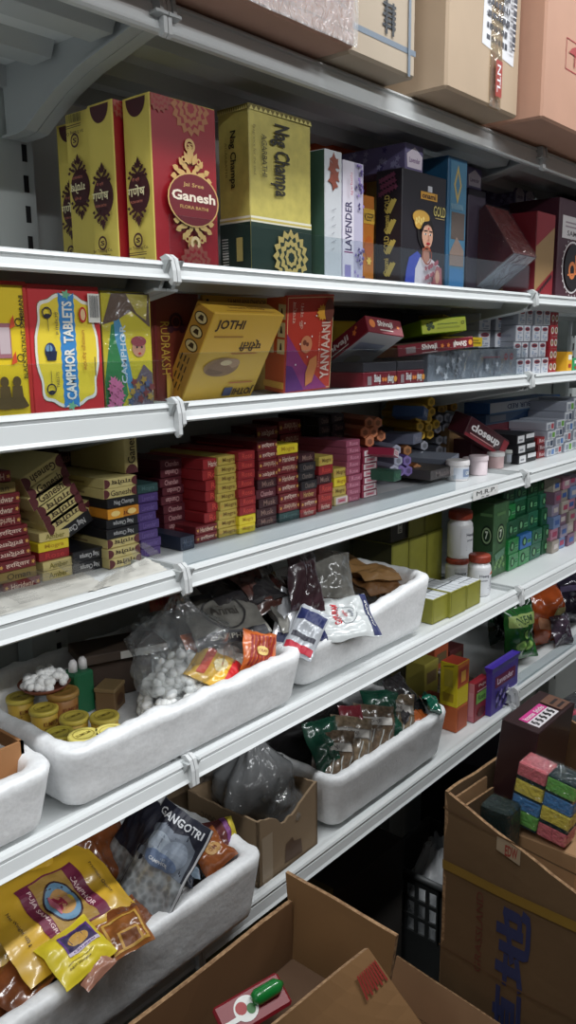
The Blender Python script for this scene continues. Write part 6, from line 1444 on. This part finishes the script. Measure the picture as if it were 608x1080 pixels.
def spongepack(label, loc, rot, colsets, zh=.0282, w=.049, d=.044):
    t = thing('sponge_pack', label, 'sponge pack', loc, rot); top = 4*(zh+.0006)
    for ci, cols in enumerate(colsets):
        for k, cname in enumerate(cols):
            m = MB(); z = .001+k*(zh+.0006)-top; x0 = ci*(w+.0015)
            fl_ = (ci, k) in ((0, 0), (0, 3), (1, 1)); zs = z+zh*.90 if not fl_ else z; m.cbox(x0, 0, z+(zh*.1 if fl_ else 0), x0+w, d, z+(zh if fl_ else zh*.9), .002, SP[cname]); m.cbox(x0, 0, zs, x0+w, d, zs+zh*.1, .001, SC_)
            m.build('sponge', t, label='%s sponge with a dark scouring layer' % cname)
    m = MB(); W2 = w*len(colsets)+.0015; n = 26; vs = []
    m.cbox(-.002, -.002, -top, W2+.002, d+.002, .0025, .005, SFILM)
    for j in range(n+1):         # puckered film over the top
        for i in range(n+1): vs.append((W2*i/n, d*j/n, .003+.012*abs(noise.noise(Vector((i*.42, j*.42, 3))))*abs(math.sin(PI*i/n)*math.sin(PI*j/n))**.5))
    m.add(vs, [(j*(n+1)+i, j*(n+1)+i+1, (j+1)*(n+1)+i+1, (j+1)*(n+1)+i) for j in range(n) for i in range(n)], SFILM, True); m.build('film_wrap', t)
    return t
sq = PX(548, 803, 1.20)
spongepack('film wrapped pack of striped coloured sponges on top in the tall carton', sq, (0, .13, -PI/2), [('green', 'blue', 'yellow', 'pink'), ('pink', 'yellow', 'blue', 'green')])
t3 = thing('filler_carton', 'plain brown box under the sponge pack in the tall carton', 'carton', (1.20, sq.y-.05, ZT))
MB().cbox(.002, -.055, 0, .043, .055, sq.z-.1152-.018-ZT, .002, CARD).build('carton_body', t3)
DBR = mat((50, 28, 30), .35, coat=.3)
bq = PX(530, 758, 1.25)
hB = bq.z-ZT-.006; c = Carton(.155, .068, hB, DBR)
pt = c.top; pt.rect(.12, .12, .66, .62, ink(226, 220, 222)); pt.rect(.12, .44, .66, .68, ink(206, 60, 140)); pt.text('Incense', .16, .48, .38, .62, WHITE); pt.text('Sticks', .42, .48, .62, .62, WHITE)
for k in range(5): pt.text('§', .15+.1*k, .17, .22+.1*k, .40, ink(40, 36, 40), 0, .02)
pt.rect(.70, .1, .97, .7, ink(110, 76, 60)); pt.rect(.74, .2, .92, .28, ink(40, 26, 26)); pt.rect(.74, .4, .92, .48, ink(40, 26, 26))
R = Euler((.10, 0, 0)).to_matrix(); l = bq-R @ Vector((-.0775, .034, hB))
c.build('incense_carton', None, l, (.10, 0, 0), label='dark chocolate brown carton with a magenta label standing in the tall carton', cat='incense carton')
t4 = thing('scourer_pack', 'dark green pack in shiny film beside the sponge pack', 'pack', (1.142, .545, ZT)); m = MB(); m.cbox(0, -.025, 0, .045, .028, .165, .004, mat((18, 38, 36), .7)); m.build('pack_body', t4)
m = MB(); m.cbox(-.0025, -.0275, -.0, .0475, .0305, .168, .007, SFILM); m.build('film_wrap', t4)
# packets at the far right, above the dark carton
q = PZ(592, 749, .745)
pouch('herb_pouch', q, (.25, .1, -.2), .075, .045, .010, mat((176, 70, 90), .3, coat=.6), 'pink and brown packet lying behind the dark chocolate carton', 'pouch', 131, lambda p: (p.rect(.1, .2, .5, .8, ink(214, 150, 150)), p.rect(.6, .2, .9, .5, ink(110, 50, 40))))
t5 = thing('film_carton', 'dark film wrapped carton at the far right beyond the tall carton', 'carton', (1.83, .64, 0), (0, 0, -.1)); c = Carton(.3, .16, .60, mat((50, 48, 50), .5)); c.top.rect(.1, .2, .9, .4, ink(90, 90, 92)); c.build('carton_body', t5)
m = MB(); m.cbox(-.152, -.082, -.0, .152, .082, .603, .008, clear((230, 232, 234), .12, 1.5, crinkle=1., cscale=16, milky=.04, extra=.1)); m.build('film_wrap', t5)
# --- open carton in front of the lowest shelf
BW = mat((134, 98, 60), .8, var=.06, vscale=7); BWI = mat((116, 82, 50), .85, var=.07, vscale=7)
t = thing('open_carton', 'open brown carton with raised flaps on the floor at the picture bottom', 'carton', (0, 0, 0))
XR, XL, YB2, YF2, ZW = .755, .20, .655, .37, .60
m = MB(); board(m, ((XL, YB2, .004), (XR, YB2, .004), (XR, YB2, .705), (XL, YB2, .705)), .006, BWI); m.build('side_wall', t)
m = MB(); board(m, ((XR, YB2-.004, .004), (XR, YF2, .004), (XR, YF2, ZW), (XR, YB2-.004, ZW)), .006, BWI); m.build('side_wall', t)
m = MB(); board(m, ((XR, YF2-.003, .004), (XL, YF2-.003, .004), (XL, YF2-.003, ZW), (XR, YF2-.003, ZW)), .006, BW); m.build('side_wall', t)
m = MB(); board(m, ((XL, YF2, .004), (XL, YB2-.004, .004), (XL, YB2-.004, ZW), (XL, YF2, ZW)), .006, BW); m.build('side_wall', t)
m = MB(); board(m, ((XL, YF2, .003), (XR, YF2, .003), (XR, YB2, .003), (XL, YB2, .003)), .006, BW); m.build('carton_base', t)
fa, fb = PX(303, 919, XR+.015), PX(420, 986, XR+.015)
m = MB(); board(m, ((XR+.001, YB2-.006, ZW+.003), (XR+.001, fb.y+.01, ZW+.003), (fb.x, fb.y, fb.z), (fa.x, fa.y, fa.z)), .006, BW); m.build('flap', t)
ga, gb = PY(386, 1000, .47), PY(268, 1096, .43)
m = MB(); P4 = ((XR-.02, YF2, ZW+.003), (XL+.1, YF2, ZW+.003), gb, ga); board(m, P4, .006, BW)
A, B, Cc, D = [Vector(v) for v in P4]; nrm = (B-A).cross(D-A).normalized()
p = Print(m, lambda u, v, q: tuple((A*(1-u)+B*u)*(1-v)+(D*(1-u)+Cc*u)*v-nrm*(q+.0055)), (B-A).length, (D-A).length)
for k in range(9): p.rect(.02+.022*k, .80+.02*(k % 2), .034+.022*k, .93, ink(150, 50, 44))
p2 = Print(m, lambda u, v, q: tuple((A*(1-u)+B*u)*(1-v)+(D*(1-u)+Cc*u)*v+nrm*(q+.0055)), (B-A).length, (D-A).length)
for k in range(8):
    p2.rect(.03+.022*k, .76+.03*(k % 2), .044+.022*k, .95, ink(150, 50, 44)); p2.rect(.42+.022*k, .70+.03*(k % 2), .434+.022*k, .92, ink(130, 50, 44))
m.build('flap', t)
# green soap pack inside
q = PY(266, 1063, .59)
t = thing('detergent_pack', 'green and red blister pack lying inside the open carton', 'pack', q, (.5, -.1, -.30))
m = MB(); m.cbox(-.045, -.02, 0, .045, .02, .008, .003, mat((130, 26, 36), .4)); pr = Print(m, lambda u, v, q: (-.045+.09*u, -.02+.04*v, .008+q), .09, .04); pr.ell(.40, .52, .17, .36, WHITE); pr.ell(.34, .58, .08, .18, ink(170, 60, 60)); pr.ell(.46, .45, .06, .15, ink(60, 120, 60)); pr.rect(.04, .30, .3, .44, WHITE); m.build('card_back', t)
m = MB(); m.lathe([(0, -.021), (.006, -.020), (.0095, -.014), (.0095, .013), (.006, .018), (.003, .022), (0, .022)], mat((20, 120, 50), .25, coat=.8), 20, Matrix.Translation((.021, .004, .012)) @ Matrix.Rotation(PI/2, 4, 'Y')); m.build('green_bottle', t)
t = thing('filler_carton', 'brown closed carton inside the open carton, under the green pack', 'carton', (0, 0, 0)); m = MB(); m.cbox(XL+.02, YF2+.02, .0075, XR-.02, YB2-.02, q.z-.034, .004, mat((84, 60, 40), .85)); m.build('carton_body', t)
# --- black basket with plastic bags under the lowest shelf
BKB = mat((46, 48, 48), .5)
xb, y0, y1, zr = 1.40, .77, .935, .305
t = thing('basket', 'black plastic basket with square holes under the lowest shelf', 'basket', (xb, 0, 0))
m = MB(); wv = .20
def lattice(m, axis, fixed, a0, a1, z0, z1, n, k):
    b = .009
    for i in range(n+1):
        s = a0+(a1-a0)*i/n
        if axis == 'y': m.box(fixed-.002, s-b/2, z0, fixed+.002, s+b/2, z1, BKB)
        else: m.box(s-b/2, fixed-.002, z0, s+b/2, fixed+.002, z1, BKB)
    for j in range(k+1):
        z = z0+(z1-z0)*j/k
        if axis == 'y': m.box(fixed-.0025, a0, z-b/2, fixed+.0025, a1, z+b/2, BKB)
        else: m.box(a0, fixed-.0025, z-b/2, a1, fixed+.0025, z+b/2, BKB)
m.box(-.002, y0, .0, .002, y1, .155, BKB); m.box(-.002, y0, .155, .002, y0+.02, zr, BKB); m.box(-.002, y1-.035, .155, .002, y1, zr, BKB); lattice(m, 'y', 0, y0+.02, y1-.035, .16, zr-.02, 4, 3); m.box(-.002, y0, zr-.025, .002, y1, zr, BKB)
m.box(0, y0-.002, 0, wv, y0+.002, .155, BKB); lattice(m, 'x', y0, .01, wv-.01, .16, zr-.02, 8, 4); m.box(0, y0-.002, zr-.025, wv, y0+.002, zr, BKB)
m.box(0, y1-.002, 0, wv, y1+.002, zr, BKB); m.box(wv-.002, y0, 0, wv+.002, y1, zr, BKB); m.box(0, y0, 0, wv, y1, .004, BKB); m.build('basket_body', t)
m = MB(); rm = [(-.004, y0-.004, zr), (wv+.004, y0-.004, zr), (wv+.004, y1+.004, zr), (-.004, y1+.004, zr), (-.004, y0-.004, zr)]
for a_, b_ in zip(rm[:-1], rm[1:]): m.tube([a_, b_], .0075, mat((58, 60, 60), .45), 10)
m.build('rim', t)
m = MB(); clearbag(m, .085, .065, .33, clear((244, 246, 247), .14, 1.5, crinkle=.9, cscale=22, milky=.5, extra=.1), 31, neck=.3, amp=.25); m.build('plastic_bag', None, (xb+.10, (y0+y1)/2, .006), label='crumpled clear plastic bags filling the black basket', cat='bag')
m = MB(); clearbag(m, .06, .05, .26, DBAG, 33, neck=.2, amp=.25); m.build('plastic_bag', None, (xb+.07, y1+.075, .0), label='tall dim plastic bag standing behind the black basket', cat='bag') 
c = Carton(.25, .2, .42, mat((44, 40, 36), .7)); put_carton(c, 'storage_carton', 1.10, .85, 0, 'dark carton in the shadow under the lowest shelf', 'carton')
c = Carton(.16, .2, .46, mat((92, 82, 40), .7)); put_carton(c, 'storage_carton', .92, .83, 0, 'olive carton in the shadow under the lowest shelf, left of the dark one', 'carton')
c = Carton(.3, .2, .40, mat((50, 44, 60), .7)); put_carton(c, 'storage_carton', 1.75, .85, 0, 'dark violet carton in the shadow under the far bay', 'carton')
# --- low open carton between the two big ones
t = thing('low_carton', 'low pale brown carton with spread flaps between the two large cartons', 'carton', (0, 0, 0))
a = PZ(402, 1072, .22)
L0, L1, L2, L3 = Vector((.82, .71, 0)), Vector((.80, .45, 0)), Vector((1.07, .45, 0)), Vector((1.085, .71, 0)); HL = .29
PLC = mat((168, 132, 98), .8, var=.06, vscale=8)
def at(v, z): return (v.x, v.y, z)
for A_, B_ in ((L0, L1), (L1, L2), (L2, L3), (L3, L0)):
    m = MB(); board(m, (at(A_, .004), at(B_, .004), at(B_, HL), at(A_, HL)), .005, PLC); m.build('side_wall', t)
m = MB(); board(m, (at(L0, .003), at(L1, .003), at(L2, .003), at(L3, .003)), .005, PLC); m.build('carton_base', t)
m = MB(); board(m, (at(L0, HL+.002), at(L3, HL+.002), at(L3+Vector((.01, .08, 0)), HL+.06), at(L0+Vector((0, .08, 0)), HL+.06)), .005, PLC); m.build('flap', t)
m = MB(); board(m, (at(L1, HL+.002), at(L0, HL+.002), at(L0+Vector((-.02, 0, 0)), HL+.07), at(L1+Vector((-.02, .0, 0)), HL+.07)), .005, PLC); m.build('flap', t)
m = MB(); board(m, (at(L2, HL+.002), at(L3, HL+.002), at(L3+Vector((.012, -.01, 0)), HL+.085), at(L2+Vector((.012, .01, 0)), HL+.075)), .004, PLC); m.build('flap', t)
q = PZ(438, 1045, .20)
pouch('spice_packet', (.98, .60, .262), (.2, .1, .5), .12, .09, .02, mat((150, 70, 40), .3, coat=.5), 'orange brown packet lying in the low pale carton', 'packet', 141)
t = thing('filler_carton', 'brown closed carton lying inside the low pale carton', 'carton', (.94, .58, .008)); c = Carton(.22, .22, .235, mat((110, 80, 54), .85)); c.build('carton_body', t)
